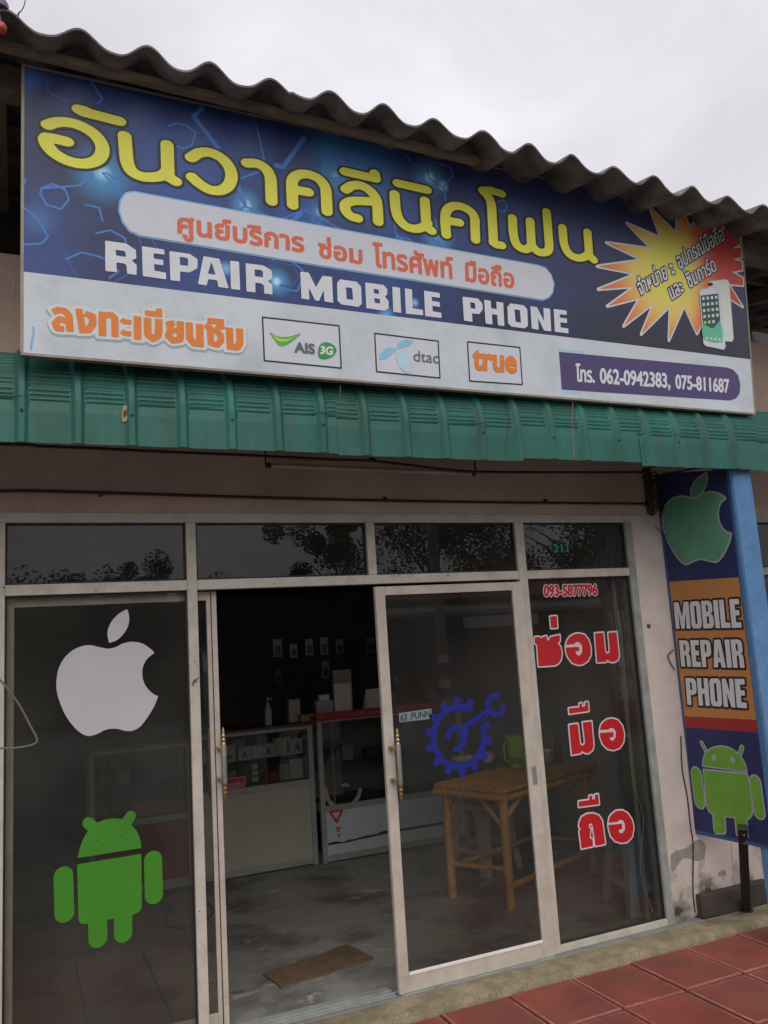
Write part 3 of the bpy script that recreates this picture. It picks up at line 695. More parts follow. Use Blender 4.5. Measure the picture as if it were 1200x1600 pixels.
# hexagon line work of the print
c1 = crop(0, 0, 2); c2 = crop(600, 100, 2)
thin = [c1(q) for q in ([(265, 640), (310, 650), (320, 690)], [(220, 235), (280, 250), (320, 310), (305, 325)], [(525, 395), (550, 385), (585, 395), (610, 415), (600, 455), (570, 465), (545, 455)],
        [(740, 555), (765, 645), (870, 690), (940, 660), (935, 600)], [(765, 645), (715, 675)], [(750, 560), (815, 535)], [(800, 390), (825, 500)],
        [(1030, 450), (1030, 490), (1075, 505), (1070, 550), (1040, 560), (1010, 540), (1012, 505), (1030, 490)], [(320, 540), (390, 620)], [(290, 545), (250, 580), (130, 590)],
        [(130, 590), (165, 575), (205, 595), (215, 625), (190, 655), (145, 640), (125, 605), (130, 590)], [(75, 650), (118, 685), (150, 740), (130, 762), (75, 765)],
        [(300, 730), (345, 720), (390, 745), (400, 790)], [(330, 540), (360, 560), (380, 545)], [(850, 815), (880, 790), (950, 850), (930, 910), (880, 905)],
        [(420, 610), (430, 600), (485, 615), (520, 628), (545, 660)], [(205, 810), (255, 790), (300, 800), (345, 815), (370, 850), (340, 870)], [(985, 660), (975, 690), (1040, 720)],
        [(950, 655), (1060, 715)], [(80, 560), (70, 585)], [(1100, 495), (1120, 480), (1142, 495), (1140, 515), (1120, 525), (1100, 512), (1100, 495)],
        [(735, 750), (760, 765), (790, 760)], [(620, 345), (600, 370)])]
thin += [c2(q) for q in ([(140, 355), (133, 320), (165, 310), (205, 322), (215, 350), (185, 385), (140, 358)], [(185, 385), (192, 428)], [(65, 285), (90, 312), (175, 325)], [(355, 430), (372, 425), (384, 440), (378, 460), (362, 462), (352, 448), (355, 430)],
        [(30, 470), (35, 530), (90, 580)], [(150, 545), (200, 580), (220, 590)], [(30, 570), (40, 540), (80, 548), (100, 575)])]
art('hexagon_lines', PS, [('S', PS.m(q), .0042, 1) for q in thin], s_line, sg, .0022, cell=.0055)
thick = [c1([(605, 365), (680, 462)]), c1([(950, 432), (885, 522), (862, 518)]), c1([(940, 665), (915, 690), (885, 700)]), c1([(610, 360), (632, 338)]), c2([(168, 560), (172, 590)]), c1([(765, 640), (735, 560)])]
art('hexagon_lines', PS, [('S', PS.m(q), .011, 1) for q in thick], s_line, sg, .0024, cell=.006)
c3 = crop(150, 370, 3.4286)
faint = [c3(q) for q in ([(935, 160), (970, 135), (1055, 155), (1088, 215), (1045, 270), (985, 260)], [(230, 0), (245, 60)], [(290, 5), (330, 60)], [(600, 300), (575, 265)], [(100, 240), (170, 205)], [(450, 190), (640, 230)])]
faint += [c1(q) for q in ([(145, 240), (150, 290), (215, 320)], [(70, 235), (110, 210)], [(200, 790), (240, 865)])]
art('hexagon_lines', PS, [('S', PS.m(q), .004, 1) for q in faint], s_line2, sg, .0020, cell=.0055)

# yellow title, letter by letter as round pen strokes
ca = crop(60, 150, 7.5); cA = crop(40, 140, 4); cB = crop(240, 220, 4); cC = crop(500, 240, 5); cD = crop(720, 270, 5)
T = []
def st(c, pts, hw=.0285, curve=True, n=6):
    q = c(pts); q = smooth(q, n) if curve else q; T.append(('S', PS.m(q), hw, 1.38))
st(ca, [(112, 345), (190, 318), (290, 310), (400, 325), (520, 368), (640, 442), (718, 530), (750, 612), (735, 700), (672, 765), (560, 797), (430, 788), (300, 745), (180, 670), (105, 585), (80, 520)])
st(ca, [(80, 515), (95, 492), (200, 508), (332, 540)], curve=False)
st(ca, [(472, 162), (540, 178), (600, 212)], curve=False); st(ca, [(520, 190), (948, 300)], curve=False)
st(cA, [(618, 292), (625, 380), (634, 455), (662, 512), (720, 544), (790, 550), (850, 540), (888, 512)]); st(cA, [(883, 347), (889, 545)], curve=False); st(cA, [(889, 548), (936, 576)], curve=False)
st(cB, [(234, 108), (285, 78), (350, 76), (420, 108), (470, 165), (485, 225), (468, 280), (420, 311), (350, 308), (282, 268), (240, 230)])
st(cB, [(582, 142), (645, 145), (700, 178), (728, 230), (733, 300), (736, 380)])
st(cB, [(868, 405), (863, 300), (868, 245), (905, 214), (965, 212), (1030, 240), (1070, 292), (1078, 350), (1082, 445)]); st(cB, [(880, 308), (965, 323)], curve=False)
st(cC, [(199, 282), (245, 254), (315, 252), (382, 288), (430, 345), (446, 410), (452, 535)]); st(cC, [(440, 380), (330, 373), (245, 375), (196, 400), (200, 450), (240, 492), (292, 508)])
st(cC, [(192, 143), (432, 198)], curve=False); st(cC, [(424, 158), (430, 196)], curve=False); st(cC, [(604, 234), (832, 286)], curve=False)
st(cC, [(580, 320), (588, 430), (612, 510), (670, 570), (740, 590), (800, 577), (838, 545)]); st(cC, [(816, 370), (828, 560)], curve=False); st(cC, [(828, 575), (870, 606)], curve=False)
st(cC, [(983, 636), (975, 520), (985, 452), (1030, 414), (1100, 416), (1170, 452), (1203, 500), (1208, 570), (1212, 675)]); st(cC, [(990, 526), (1086, 541)], curve=False)
st(cD, [(168, 142), (238, 140), (316, 166)], curve=False); st(cD, [(170, 145), (215, 195), (236, 260), (243, 380), (252, 530)]); st(cD, [(250, 545), (272, 562), (316, 569)], curve=False)
st(cD, [(400, 355), (408, 480), (435, 565), (495, 600), (545, 580)]); st(cD, [(538, 380), (548, 560)], curve=False); st(cD, [(548, 565), (600, 618), (660, 622), (686, 590), (680, 480), (666, 308)])
st(cD, [(791, 430), (802, 550), (838, 630), (900, 665), (960, 660), (998, 630)]); st(cD, [(986, 466), (999, 640)], curve=False); st(cD, [(1000, 650), (1036, 682)], curve=False)
art('title_outline', PS, T, s_outl, sg, .0032, grow=.0125, cell=.005)
art('title_lettering', PS, T, s_yellow, sg, .0042, cell=.004)

# pale pill with the Thai service line
pill = [(209, 301), (300, 318), (840, 415.7), (852, 420), (860, 430), (864.5, 444), (862, 458), (856, 465), (847, 468.5), (500, 415), (218, 368), (203, 361), (193, 348), (187, 330), (189, 314), (197, 303)]
art('service_pill', PS, [('P', PS.m(pill))], s_lblue, sg, .0028, grow=.007, cell=.006); art('service_pill', PS, [('P', PS.m(pill))], s_pill, sg, .0046, cell=.005)
W4 = [text_item(PS, 'ศูนย์บริการ', (280.4-2, 364), (473.9, 394.5), (278, 341), 'น'), text_item(PS, 'ซ่อม', (498.3, 402), (565, 412.7), (497.5, 381), 'น'),
      text_item(PS, 'โทรศัพท์', (584.3, 416.5), (707.3, 436), (583, 392), 'น'), text_item(PS, 'มือถือ', (727.6, 439), (802, 450.5), (727, 417), 'น')]
art('service_lettering', PS, W4, s_salmon, sg, .0052, grow=.0048, cell=.003)

# REPAIR MOBILE PHONE, squared capitals
cM = crop(450, 420, 2.6667); G = []
def gl(c, outer, *holes):
    G.append(('P', PS.m(c(outer))))
    for h in holes: G.append(('H', PS.m(c(h))))
gl(c3, [(48, 22), (160, 38), (212, 72), (216, 116), (190, 129), (217, 152), (217, 207), (166, 199), (162, 152), (150, 145), (108, 139), (111, 191), (50, 185)], [(104, 71), (150, 78), (158, 86), (159, 110), (107, 102)])
gl(c3, [(245, 52), (365, 70), (366, 98), (307, 90), (308, 118), (360, 126), (360, 155), (310, 148), (312, 183), (374, 194), (375, 230), (250, 212)])
gl(c3, [(392, 78), (500, 93), (543, 122), (542, 170), (500, 193), (449, 187), (450, 240), (398, 234)], [(447, 109), (485, 115), (492, 124), (492, 158), (449, 153)])
gl(c3, [(575, 105), (660, 120), (710, 278), (655, 270), (648, 235), (600, 228), (592, 262), (545, 255)], [(617, 135), (640, 206), (598, 199)])
gl(c3, [(717, 130), (765, 135), (771, 287), (722, 281)])
gl(c3, [(800, 143), (895, 155), (940, 183), (943, 225), (918, 240), (943, 258), (944, 311), (900, 305), (898, 262), (885, 252), (852, 247), (853, 300), (805, 294)], [(847, 176), (885, 181), (893, 190), (893, 219), (850, 213)])
gl(cM, [(50, 13), (85, 17), (115, 78), (143, 30), (182, 35), (187, 143), (150, 137), (148, 88), (128, 135), (112, 133), (85, 78), (88, 130), (55, 125)])
gl(cM, [(215, 45), (285, 55), (303, 75), (306, 148), (292, 160), (222, 150), (205, 135), (203, 60)], [(240, 78), (266, 82), (270, 131), (243, 127)])
gl(cM, [(320, 58), (395, 68), (412, 85), (412, 107), (402, 118), (418, 135), (418, 165), (403, 176), (325, 165)], [(355, 85), (376, 88), (378, 107), (357, 104)], [(358, 123), (381, 127), (383, 146), (360, 143)])
gl(cM, [(433, 75), (465, 80), (470, 185), (437, 180)]); gl(cM, [(485, 82), (515, 87), (518, 165), (560, 172), (562, 195), (490, 188)])
gl(cM, [(565, 92), (630, 102), (632, 122), (597, 118), (598, 135), (630, 140), (632, 160), (600, 155), (601, 178), (637, 184), (638, 206), (570, 198)])
gl(cM, [(725, 117), (790, 125), (808, 145), (810, 170), (795, 190), (765, 186), (767, 222), (732, 217)], [(757, 140), (776, 143), (780, 168), (760, 166)])
gl(cM, [(815, 130), (843, 134), (845, 166), (868, 169), (866, 138), (895, 142), (900, 240), (873, 236), (870, 193), (848, 190), (850, 233), (822, 229)])
gl(cM, [(925, 145), (980, 153), (995, 170), (998, 238), (985, 249), (930, 242), (915, 228), (912, 160)], [(942, 170), (964, 173), (969, 225), (946, 222)])
gl(cM, [(1008, 157), (1035, 160), (1065, 218), (1062, 163), (1090, 168), (1095, 262), (1065, 258), (1040, 207), (1043, 255), (1014, 250)])
gl(cM, [(1105, 168), (1158, 175), (1160, 193), (1130, 190), (1131, 205), (1160, 208), (1161, 227), (1133, 224), (1134, 245), (1166, 250), (1167, 270), (1110, 263)])
G = [g_ for g_ in G if g_[0] == 'P']+[('X', ('P', g_[1])) for g_ in G if g_[0] == 'H']
art('headline_lettering', PS, G, s_letter, sg, .0040, cell=.004)

# orange bold line on the white panel, as square pen strokes with a pale halo and a soft grey-blue shade below
cL = crop(60, 460, 3.529); Q = []
def sq(pts, w=40, curve=False):
    q = cL(pts); q = smooth(q, 4) if curve else q
    Q.append(('B', PS.m(q), PS.w(q[0], w/3.529)/2, 1.18))
sq([(80, 98), (112, 86), (145, 92), (168, 118), (174, 206)]); sq([(165, 150), (118, 137), (93, 160), (104, 188), (140, 192)], 38)
sq([(222, 81), (246, 213)], 38); sq([(238, 197), (275, 197), (299, 165), (298, 122), (258, 105)], 40)
sq([(351, 97), (353, 229)]); sq([(360, 118), (400, 112), (420, 130), (423, 235)], 38)
sq([(458, 138), (476, 152), (511, 155)], 32); sq([(458, 203), (476, 216), (511, 219)], 32)
sq([(545, 122), (547, 250)]); sq([(600, 130), (603, 222), (630, 246), (655, 232), (663, 205), (662, 137)]); sq([(588, 103), (681, 113)], 36); sq([(664, 80), (666, 108)], 32)
sq([(750, 158), (718, 163), (728, 196), (757, 200)], 34); sq([(728, 198), (716, 230), (742, 255), (778, 250), (783, 230), (781, 150)], 38)
sq([(830, 156), (834, 245), (858, 272), (886, 262)], 38); sq([(888, 165), (890, 290)], 40)
sq([(918, 172), (944, 182), (950, 270), (985, 280), (1006, 258), (1003, 222), (978, 205), (990, 186), (1022, 175)], 34); sq([(932, 145), (1021, 154)], 36)
sq([(1052, 185), (1057, 305)], 38); sq([(1060, 290), (1095, 293), (1110, 270), (1108, 190)], 38)
art('registration_halo', PS, [(a, [(x, y-.008) for x, y in p], h, k) for a, p, h, k in Q], flat('print_soft_shade', (150, 168, 180)), sg, .0020, grow=.018, cell=.006)
art('registration_halo', PS, Q, s_halo, sg, .0026, grow=.0155, cell=.005)
art('registration_lettering', PS, Q, s_orange, sg, .0036, grow=.001, cell=.004)

# the three network boxes
c4 = crop(400, 480, 2.7273)
def frame4(pts, fill=True):
    q = PS.m(c4(pts))
    if fill: art('network_card', PS, [('P', q)], s_pill, sg, .0019, cell=.008)
    art('network_frame', PS, [('S', [q[i], q[(i+1) % 4]], .0034, 1) for i in range(4)], s_black, sg, .0028, cell=.003)
frame4([(27, 43), (353, 80), (362, 260), (35, 228)]); frame4([(505, 112), (775, 145), (783, 302), (513, 275)]); frame4([(900, 148), (1123, 172), (1134, 330), (910, 315)])
n_green = flat('print_leaf_green', (98, 178, 62)); n_green2 = flat('print_deep_green', (44, 150, 66)); n_lime = flat('print_lime', (178, 214, 96))
n_grey = flat('print_grey', (96, 104, 108)); n_pale = flat('print_pale_blue', (140, 196, 222)); n_pale2 = flat('print_paler_blue', (186, 216, 228))
art('network_logo', PS, [('P', PS.m(c4(smooth([(58, 108), (95, 126), (140, 126), (190, 112), (160, 140), (130, 160), (100, 165), (78, 140)], 5, True))))], n_green, sg, .0036, cell=.003)
art('network_logo', PS, [('P', PS.m(c4(smooth([(64, 114), (95, 134), (135, 136), (165, 126), (130, 146), (95, 146)], 5, True))))], n_lime, sg, .0044, cell=.003)
art('network_name', PS, [text_item(PS, 'AIS', c4([(165, 191)])[0], c4([(248, 199)])[0], c4([(164, 151)])[0])], n_grey, sg, .0040, grow=.003, cell=.003)
art('network_logo', PS, [('P', PS.m(c4(smooth([(263, 190), (272, 160), (300, 150), (330, 163), (342, 187), (322, 212), (290, 222), (268, 215)], 5, True))))], n_green2, sg, .0040, cell=.003)
art('network_name', PS, [text_item(PS, '3G', c4([(272, 199)])[0], c4([(323, 204)])[0], c4([(276, 167)])[0])], s_letter, sg, .0050, grow=.0025, cell=.003)
art('network_logo', PS, [('P', PS.m(c4(smooth(q, 5, True)))) for q in ([(600, 176), (606, 152), (636, 139), (667, 142), (650, 162), (622, 172)], [(598, 178), (560, 174), (530, 198), (526, 224), (555, 216), (580, 195)])], n_pale, sg, .0036, cell=.003)
art('network_logo', PS, [('P', PS.m(c4(smooth([(600, 180), (597, 212), (612, 255), (640, 281), (657, 268), (652, 228), (630, 193)], 5, True))))], n_pale2, sg, .0042, cell=.003)
art('network_name', PS, [text_item(PS, 'dtac', c4([(670, 230)])[0], c4([(777, 240)])[0], c4([(670, 184)])[0], 'd')], n_grey, sg, .0040, grow=.0005, cell=.003)
art('network_name', PS, [text_item(PS, 'true', c4([(926, 263)])[0], c4([(1107, 278)])[0], c4([(924, 186)])[0], 't')], s_orange, sg, .0040, grow=.0065, cell=.003)

# phone number pill
c5 = crop(860, 540, 3.75)
art('phone_number_pill', PS, [('P', PS.m(c5([(46, 18), (200, 35), (200, 60), (60, 40), (66, 258), (180, 262), (180, 285), (66, 285)])))], s_cyan, sg, .0020, cell=.006)
art('phone_number_pill', PS, [('P', PS.m(c5([(48, 37), (400, 70), (1030, 128), (1070, 142), (1098, 175), (1111, 228), (1107, 280), (1085, 310), (1052, 322), (600, 293), (65, 258)])))], s_purple, sg, .0028, cell=.004)
art('phone_number', PS, [text_item(PS, 'โทร.', c5([(150, 208)])[0], c5([(255, 217)])[0], c5([(148, 141)])[0], 'น'),
                         text_item(PS, '062-0942383,', c5([(290, 219)])[0], c5([(698, 247)])[0], c5([(288, 134)])[0], '0'), text_item(PS, '075-811687', c5([(733, 251)])[0], c5([(1045, 276)])[0], c5([(730, 172)])[0], '0')],
    s_letter, sg, .0040, grow=.0034, cell=.003)

# starburst with its red to yellow print
def burst_mat():
    m = bpy.data.materials.new('print_burst'); m.use_nodes = True; t = m.node_tree; n = t.nodes; l = t.links; b = n['Principled BSDF']; b.inputs['Roughness'].default_value = .45
    g = n.new('ShaderNodeNewGeometry'); vd = n.new('ShaderNodeVectorMath'); vd.operation = 'DISTANCE'; l.new(g.outputs['Position'], vd.inputs[0])
    u, v = PS.uv((1042, 422)); vd.inputs[1].default_value = tuple(float(c) for c in PS.p3(u, v, 0))
    sx = n.new('ShaderNodeSeparateXYZ'); l.new(g.outputs['Position'], sx.inputs[0])
    mr = n.new('ShaderNodeMapRange'); mr.inputs['From Min'].default_value = 2.25; mr.inputs['From Max'].default_value = 2.62; mr.inputs['To Max'].default_value = .3; l.new(sx.outputs['X'], mr.inputs['Value'])
    ad = n.new('ShaderNodeMath'); l.new(vd.outputs['Value'], ad.inputs[0]); l.new(mr.outputs['Result'], ad.inputs[1])
    rp = n.new('ShaderNodeValToRGB'); E = rp.color_ramp.elements; E[0].position = .14; E[0].color = (.78, .72, .13, 1); E[1].position = .62; E[1].color = (.62, .07, .055, 1)
    x = E.new(.26); x.color = (.80, .60, .14, 1); x = E.new(.40); x.color = (.78, .24, .10, 1); l.new(ad.outputs[0], rp.inputs['Fac']); l.new(rp.outputs['Color'], b.inputs['Base Color']); return m
c6 = crop(930, 320, 4.8)
burst = [(405, 17), (605, 212), (612, 58), (665, 68), (710, 180), (765, 88), (832, 100), (825, 172), (888, 112), (960, 130), (945, 185), (1074, 150), (1045, 223), (1080, 214), (1084, 292), (1030, 328), (1090, 322), (1094, 394), (1035, 411), (1098, 428), (1101, 490), (1022, 505),
         (1105, 550), (1108, 606), (1000, 597), (1104, 766), (985, 690), (850, 800), (760, 968), (665, 760), (550, 1018), (558, 760), (342, 972), (437, 738), (210, 912), (332, 700), (88, 762), (292, 615), (20, 635), (305, 520), (10, 462), (350, 415), (80, 285), (415, 330), (235, 140), (485, 245)]
art('starburst', PS, [('P', PS.m(c6(burst)))], s_halo, sg, .0022, grow=.0095, cell=.004)
art('starburst', PS, [('P', PS.m(c6(burst)))], burst_mat(), sg, .0032, grow=-.0005, cell=.004)
TB = [text_item(PS, 'จำหน่าย', (999.4, 462.5), (1043, 435), (994, 444), 'น'), text_item(PS, 'อุปกรณ์มือถือ', (1061, 421), (1132, 375), (1055.5, 403), 'น'),
      text_item(PS, 'และ', (1049, 469), (1068.5, 456.5), (1043, 451.5), 'น'), text_item(PS, 'ซิมการ์ด', (1076.5, 450.5), (1119, 423), (1071, 433.5), 'น'),
      ('P', PS.m([(1045, 414), (1049.5, 413.5), (1049.5, 418), (1045.5, 418.5)])), ('P', PS.m([(1049, 424), (1053.5, 423.5), (1053.5, 428), (1049.5, 428.5)]))]
art('burst_lettering', PS, TB, s_black, sg, .0042, grow=.0085, cell=.003); art('burst_lettering', PS, TB, s_letter, sg, .0052, grow=.0022, cell=.003)
# printed pair of phones
ph_w = flat('print_phone_white', (214, 222, 214)); ph_e = flat('print_phone_edge', (176, 182, 178)); ph_s = flat('print_phone_screen', (46, 82, 84)); ph_g = flat('print_phone_green', (96, 190, 150))
back = [(850, 578), (965, 562), (990, 570), (1000, 590), (1032, 1005), (1020, 1027), (960, 1022), (905, 640), (845, 640)]
front = [(775, 650), (790, 636), (905, 622), (920, 640), (970, 1066), (958, 1087), (825, 1060), (808, 1045)]
art('phone_picture', PS, [('P', PS.m(c6(back)))], ph_e, sg, .0046, grow=.003, cell=.003); art('phone_picture', PS, [('P', PS.m(c6(back)))], ph_w, sg, .0052, cell=.003)
art('phone_picture', PS, [('S', PS.m(c6([(850, 600), (868, 598)])), .010, 1)], s_black, sg, .0058, cell=.003)
art('phone_picture', PS, [('P', PS.m(c6(front)))], ph_e, sg, .0060, grow=.003, cell=.003); art('phone_picture', PS, [('P', PS.m(c6(front)))], s_letter, sg, .0066, cell=.003)
art('phone_picture', PS, [('P', PS.m(c6([(782, 684), (915, 668), (945, 1035), (812, 1012)])))], ph_s, sg, .0072, cell=.003)
art('phone_picture', PS, [('P', PS.m(c6(smooth([(800, 905), (870, 930), (905, 900), (932, 880), (944, 1030), (812, 1010)], 3, True))))], ph_g, sg, .0077, cell=.003)
ic = []; ic2 = []
for r_ in range(5):
    for k in range(4):
        if r_ == 4 and k == 3: continue
        x = 803+k*32+r_*3; y = 706+r_*45-k*3.4; (ic2 if (r_, k) in ((2, 1), (4, 1), (3, 1), (4, 0), (1, 3)) else ic).append(('P', PS.m(c6([(x-9, y-10), (x+9, y-12), (x+10, y+10), (x-8, y+12)]))))
for k in range(4): ic.append(('P', PS.m(c6([(820+k*32, 992+k*4), (836+k*32, 994+k*4), (838+k*32, 1012+k*4), (822+k*32, 1010+k*4)]))))
art('phone_picture', PS, ic, s_letter, sg, .0082, cell=.0025); art('phone_picture', PS, ic2, n_lime, sg, .0082, cell=.0025)
# damp runs on the white panel, left end
art('blue_run_stain', PS, [('S', PS.m(crop(0, 400, 3)([(155, 335), (158, 365), (148, 410), (146, 440)])), .004, 1)], s_lblue, sg, .0020, cell=.004)

# ------------------------------------------------------------------ hanging banner on the column
bn = thing('hanging_banner', (2.49, -.3, .5), 'tall narrow phone repair banner with apple and robot emblems between wall and blue column', 'banner')
PB = Plane((2.49, 0, 0), (0, -1, 0), (0, 0, 1), (-1, 0, 0))
tl, tr_, bl, br = PB.uv((1022, 745)), PB.uv((1137, 735)), PB.uv((1087, 1303)), PB.uv((1203, 1327))
b_navy = M('banner_navy', (.016, .022, .10), .55, .15, 5); b_frame = M('banner_blue_border', (.035, .095, .20), .5, .12, 6)
b_orange = M('banner_orange', (.46, .20, .06), .55, .12, 5); b_red = M('banner_red', (.30, .02, .02), .55, .1, 5); b_grey = M('banner_outline_grey', (.34, .37, .38), .55, .06, 9)
b_white = M('banner_white', (.62, .62, .64), .55, .06, 8); b_apple = M('banner_teal_green', (.10, .30, .19), .55, .14, 5); b_robot = M('banner_green', (.14, .34, .035), .55, .1, 6)
b_blk = M('banner_black', (.012, .010, .010), .55, .1, 6)
U0, U1 = .003, .612; V1 = 2.745
def quadm(name, q, mat, off, th=0):
    b = B(); A = [PB.p3(u, v, off) for u, v in q]
    if th:
        A2 = [PB.p3(u, v, off-th) for u, v in q]; b.add(A+A2, [(0, 1, 2, 3), (7, 6, 5, 4)]+[(i, i+4, (i+1) % 4+4, (i+1) % 4) for i in range(4)])
    else: b.add(A, [(0, 1, 2, 3)])
    return mk(name, b, mat, bn)
bq = [(.003, .488), (.552, .498), (.612, 2.668), (.003, 2.745)]
bq = [tuple(bl), tuple(br), tuple(tr_), tuple(tl)]
bq = [(max(.004, a), c) for a, c in bq]
quadm('banner_sheet', bq, b_frame, 0, .012)
inner = lambda pts, off, mat, nm='print_block', g_=0: art(nm, PB, [('P', PB.m(pts))], mat, bn, off, grow=g_, cell=.004)
cb = crop(1010, 720, 3.721); cr2 = crop(1070, 1150, 8.892); c6b = crop(860, 1000, 3.529)
inner([(1026, 740), (1134, 734), (1154.3, 902), (1046, 909)], .0015, b_navy)
inner([(1046, 909), (1154.3, 902), (1182, 1124.5), (1070, 1119)], .0015, b_orange)
inner([(1070, 1119), (1182, 1124.5), (1184.5, 1145), (1071.5, 1136)], .0015, b_red)
inner([(1071.5, 1136), (1184.5, 1145), (1206, 1322), (1086, 1296)], .0015, b_navy)
apple = smooth([(265, 218), (300, 212), (340, 190), (385, 183), (430, 195), (462, 218)], 6)+smooth([(462, 218), (430, 250), (418, 310), (430, 370), (460, 410), (495, 425)], 6)+smooth([(495, 425), (480, 480), (445, 550), (410, 585), (370, 580), (320, 570), (280, 580), (235, 600), (200, 580), (150, 510), (110, 420), (98, 340), (110, 270), (150, 225), (200, 208), (240, 212), (265, 218)], 6)
leaf = smooth([(265, 215), (262, 170), (285, 120), (320, 90), (350, 70)], 5)+smooth([(350, 70), (355, 110), (340, 160), (305, 205), (265, 215)], 5)
A_ = [('P', PB.m(cb(apple))), ('P', PB.m(cb(leaf)))]
art('apple_emblem', PB, A_, b_grey, bn, .0030, grow=.008, cell=.004); art('apple_emblem', PB, A_, b_apple, bn, .0042, grow=-.003, cell=.004)
def bt_(s, BL, BR, TL):
    it = block_items(PB, s, cb([BL])[0], cb([BR])[0], cb([TL])[0])
    art('banner_lettering', PB, [q for q in it if q[0] == 'P'], b_blk, bn, .0026, grow=.013, cell=.004); art('banner_lettering', PB, it, b_white, bn, .0040, grow=.0, cell=.003)
bt_('MOBILE', (174, 977), (557, 970), (161, 824)); bt_('REPAIR', (206, 1196), (576, 1204), (192, 1044)); bt_('PHONE', (241, 1418), (588, 1438), (229, 1262))
head = smooth([(257, 412), (264, 330), (300, 240), (370, 180), (470, 148), (580, 155), (690, 205), (780, 290), (840, 390), (863, 488)], 4)
body = [(265, 468), (868, 530), (900, 650), (925, 850), (945, 1000), (935, 1085), (900, 1140), (860, 1155), (872, 1290), (880, 1390), (728, 1370), (705, 1130), (560, 1105), (570, 1325), (555, 1352), (440, 1350), (415, 1300), (398, 1090), (345, 1045), (308, 960)]
def Sg(pl, c, pts, hwpx, sc, kv=1.0): q = c(pts); return ('S', pl.m(q), pl.w(q[0], hwpx/sc), kv)
Rb = [('P', PB.m(cr2(head))), ('P', PB.m(cr2(body))), Sg(PB, cr2, [(165, 530), (212, 905)], 66, 8.892), Sg(PB, cr2, [(985, 642), (1042, 1055)], 70, 8.892), Sg(PB, cr2, [(240, 97), (292, 195)], 14, 8.892), Sg(PB, cr2, [(800, 160), (765, 262)], 18, 8.892)]
art('robot_emblem', PB, Rb, b_grey, bn, .0030, grow=.0075, cell=.004); art('robot_emblem', PB, Rb, b_robot, bn, .0042, grow=-.002, cell=.004)
art('robot_emblem', PB, [Sg(PB, cr2, [(413, 303), (416, 300)], 32, 8.892), Sg(PB, cr2, [(673, 333), (676, 332)], 34, 8.892)], b_grey, bn, .0050, cell=.004)
b = B(); b.box(2.492, 2.512, -.63, -.618, .7, 2.66); mk('edge_rail', b, m_column, bn)
# black brace tube from the banner's foot to the base of the wall
b = B(); p0 = Vector(at(1160, 1292, 0, 2.455)); p1 = Vector(at(1166, 1419, 1, -.072)); a_ = (p1-p0).normalized(); s_ = a_.cross(Vector((1, .4, 0))).normalized()
bb = Vector((CAM[0], CAM[1], 0))-Vector((p0.x, p0.y, 0)); bb = (bb-a_*bb.dot(a_)).normalized(); s_ = a_.cross(bb)
b.obox((p0+p1)/2, s_*.026, bb*.02, (p1-p0)/2); b.obox(p1+a_*.004, s_*.04, bb*.035, a_*.003)
br_ = mk('brace_post', b, m_black, None, 'short black square post propping the foot of the hanging banner', 'post', bevel=.003)
b = B()
for t_ in (.06, .16): q = p0+(p1-p0)*t_; b.lathe(q-s_*.006+bb*.02, [(.006, 0), (.006, .003), (.002, .005)], 8, bb)
mk('bolt', b, m_silver, br_)
# ------------------------------------------------------------------ decals on the glass (stuck to their panes)
PG = Plane((0, .0245, 0), (1, 0, 0), (0, 0, 1), (0, -1, 0)); PD = Plane((0, -.026, 0), (1, 0, 0), (0, 0, 1), (0, -1, 0))
d_grey = M('vinyl_silver_grey', (.50, .50, .52), .5, .05, 4); d_green = M('vinyl_green', (.045, .23, .012), .5, .08, 4); d_red = M('vinyl_red', (.50, .012, .018), .45, .05, 6)
d_pink = M('vinyl_pale_pink', (.66, .56, .58), .45, .05, 6); d_blue = M('vinyl_blue', (.008, .014, .21), .5, .08, 6); d_num = M('vinyl_number_green', (.02, .22, .12), .5, .1, 9)
cw = crop(60, 930, 5.4545)
ap = smooth([(595, 457), (650, 446), (720, 412), (800, 397), (880, 410), (940, 445), (990, 490)], 6)+smooth([(990, 490), (930, 540), (895, 600), (885, 670), (900, 745), (940, 808), (985, 845), (1022, 860)], 6)+smooth([(1022, 860), (985, 950), (930, 1040), (870, 1118), (800, 1156), (740, 1156), (690, 1143), (635, 1137), (570, 1148), (510, 1178), (440, 1200), (380, 1185), (310, 1130), (235, 1030), (185, 920), (157, 820), (155, 720), (175, 620), (225, 530), (300, 465), (380, 432), (450, 427), (520, 443), (595, 457)], 6)
lf = smooth([(757, 117), (690, 155), (630, 215), (594, 290), (590, 350), (603, 407)], 6)+smooth([(603, 407), (665, 385), (725, 330), (765, 260), (774, 185), (757, 117)], 6)
art('apple_decal', PG, [('P', PG.m(cw(ap))), ('P', PG.m(cw(lf)))], d_grey, p_L, 0, cell=.004, label='large silver grey apple emblem on the left window')
cw2 = crop(60, 1250, 5.4545)
hd = smooth([(333, 495), (347, 430), (376, 345), (430, 255), (500, 195), (580, 164), (650, 157), (722, 168), (790, 210), (840, 270), (868, 340), (877, 408)], 4)
bo = [(330, 548), (877, 458), (882, 915), (862, 950), (830, 970), (800, 978), (645, 1008), (640, 1010), (585, 1022), (425, 1052), (385, 1058), (355, 1048), (340, 1015)]
def S2(c, pts, hw, sc): q = c(pts); return ('S', PG.m(q), PG.w(q[0], hw/sc), 1)
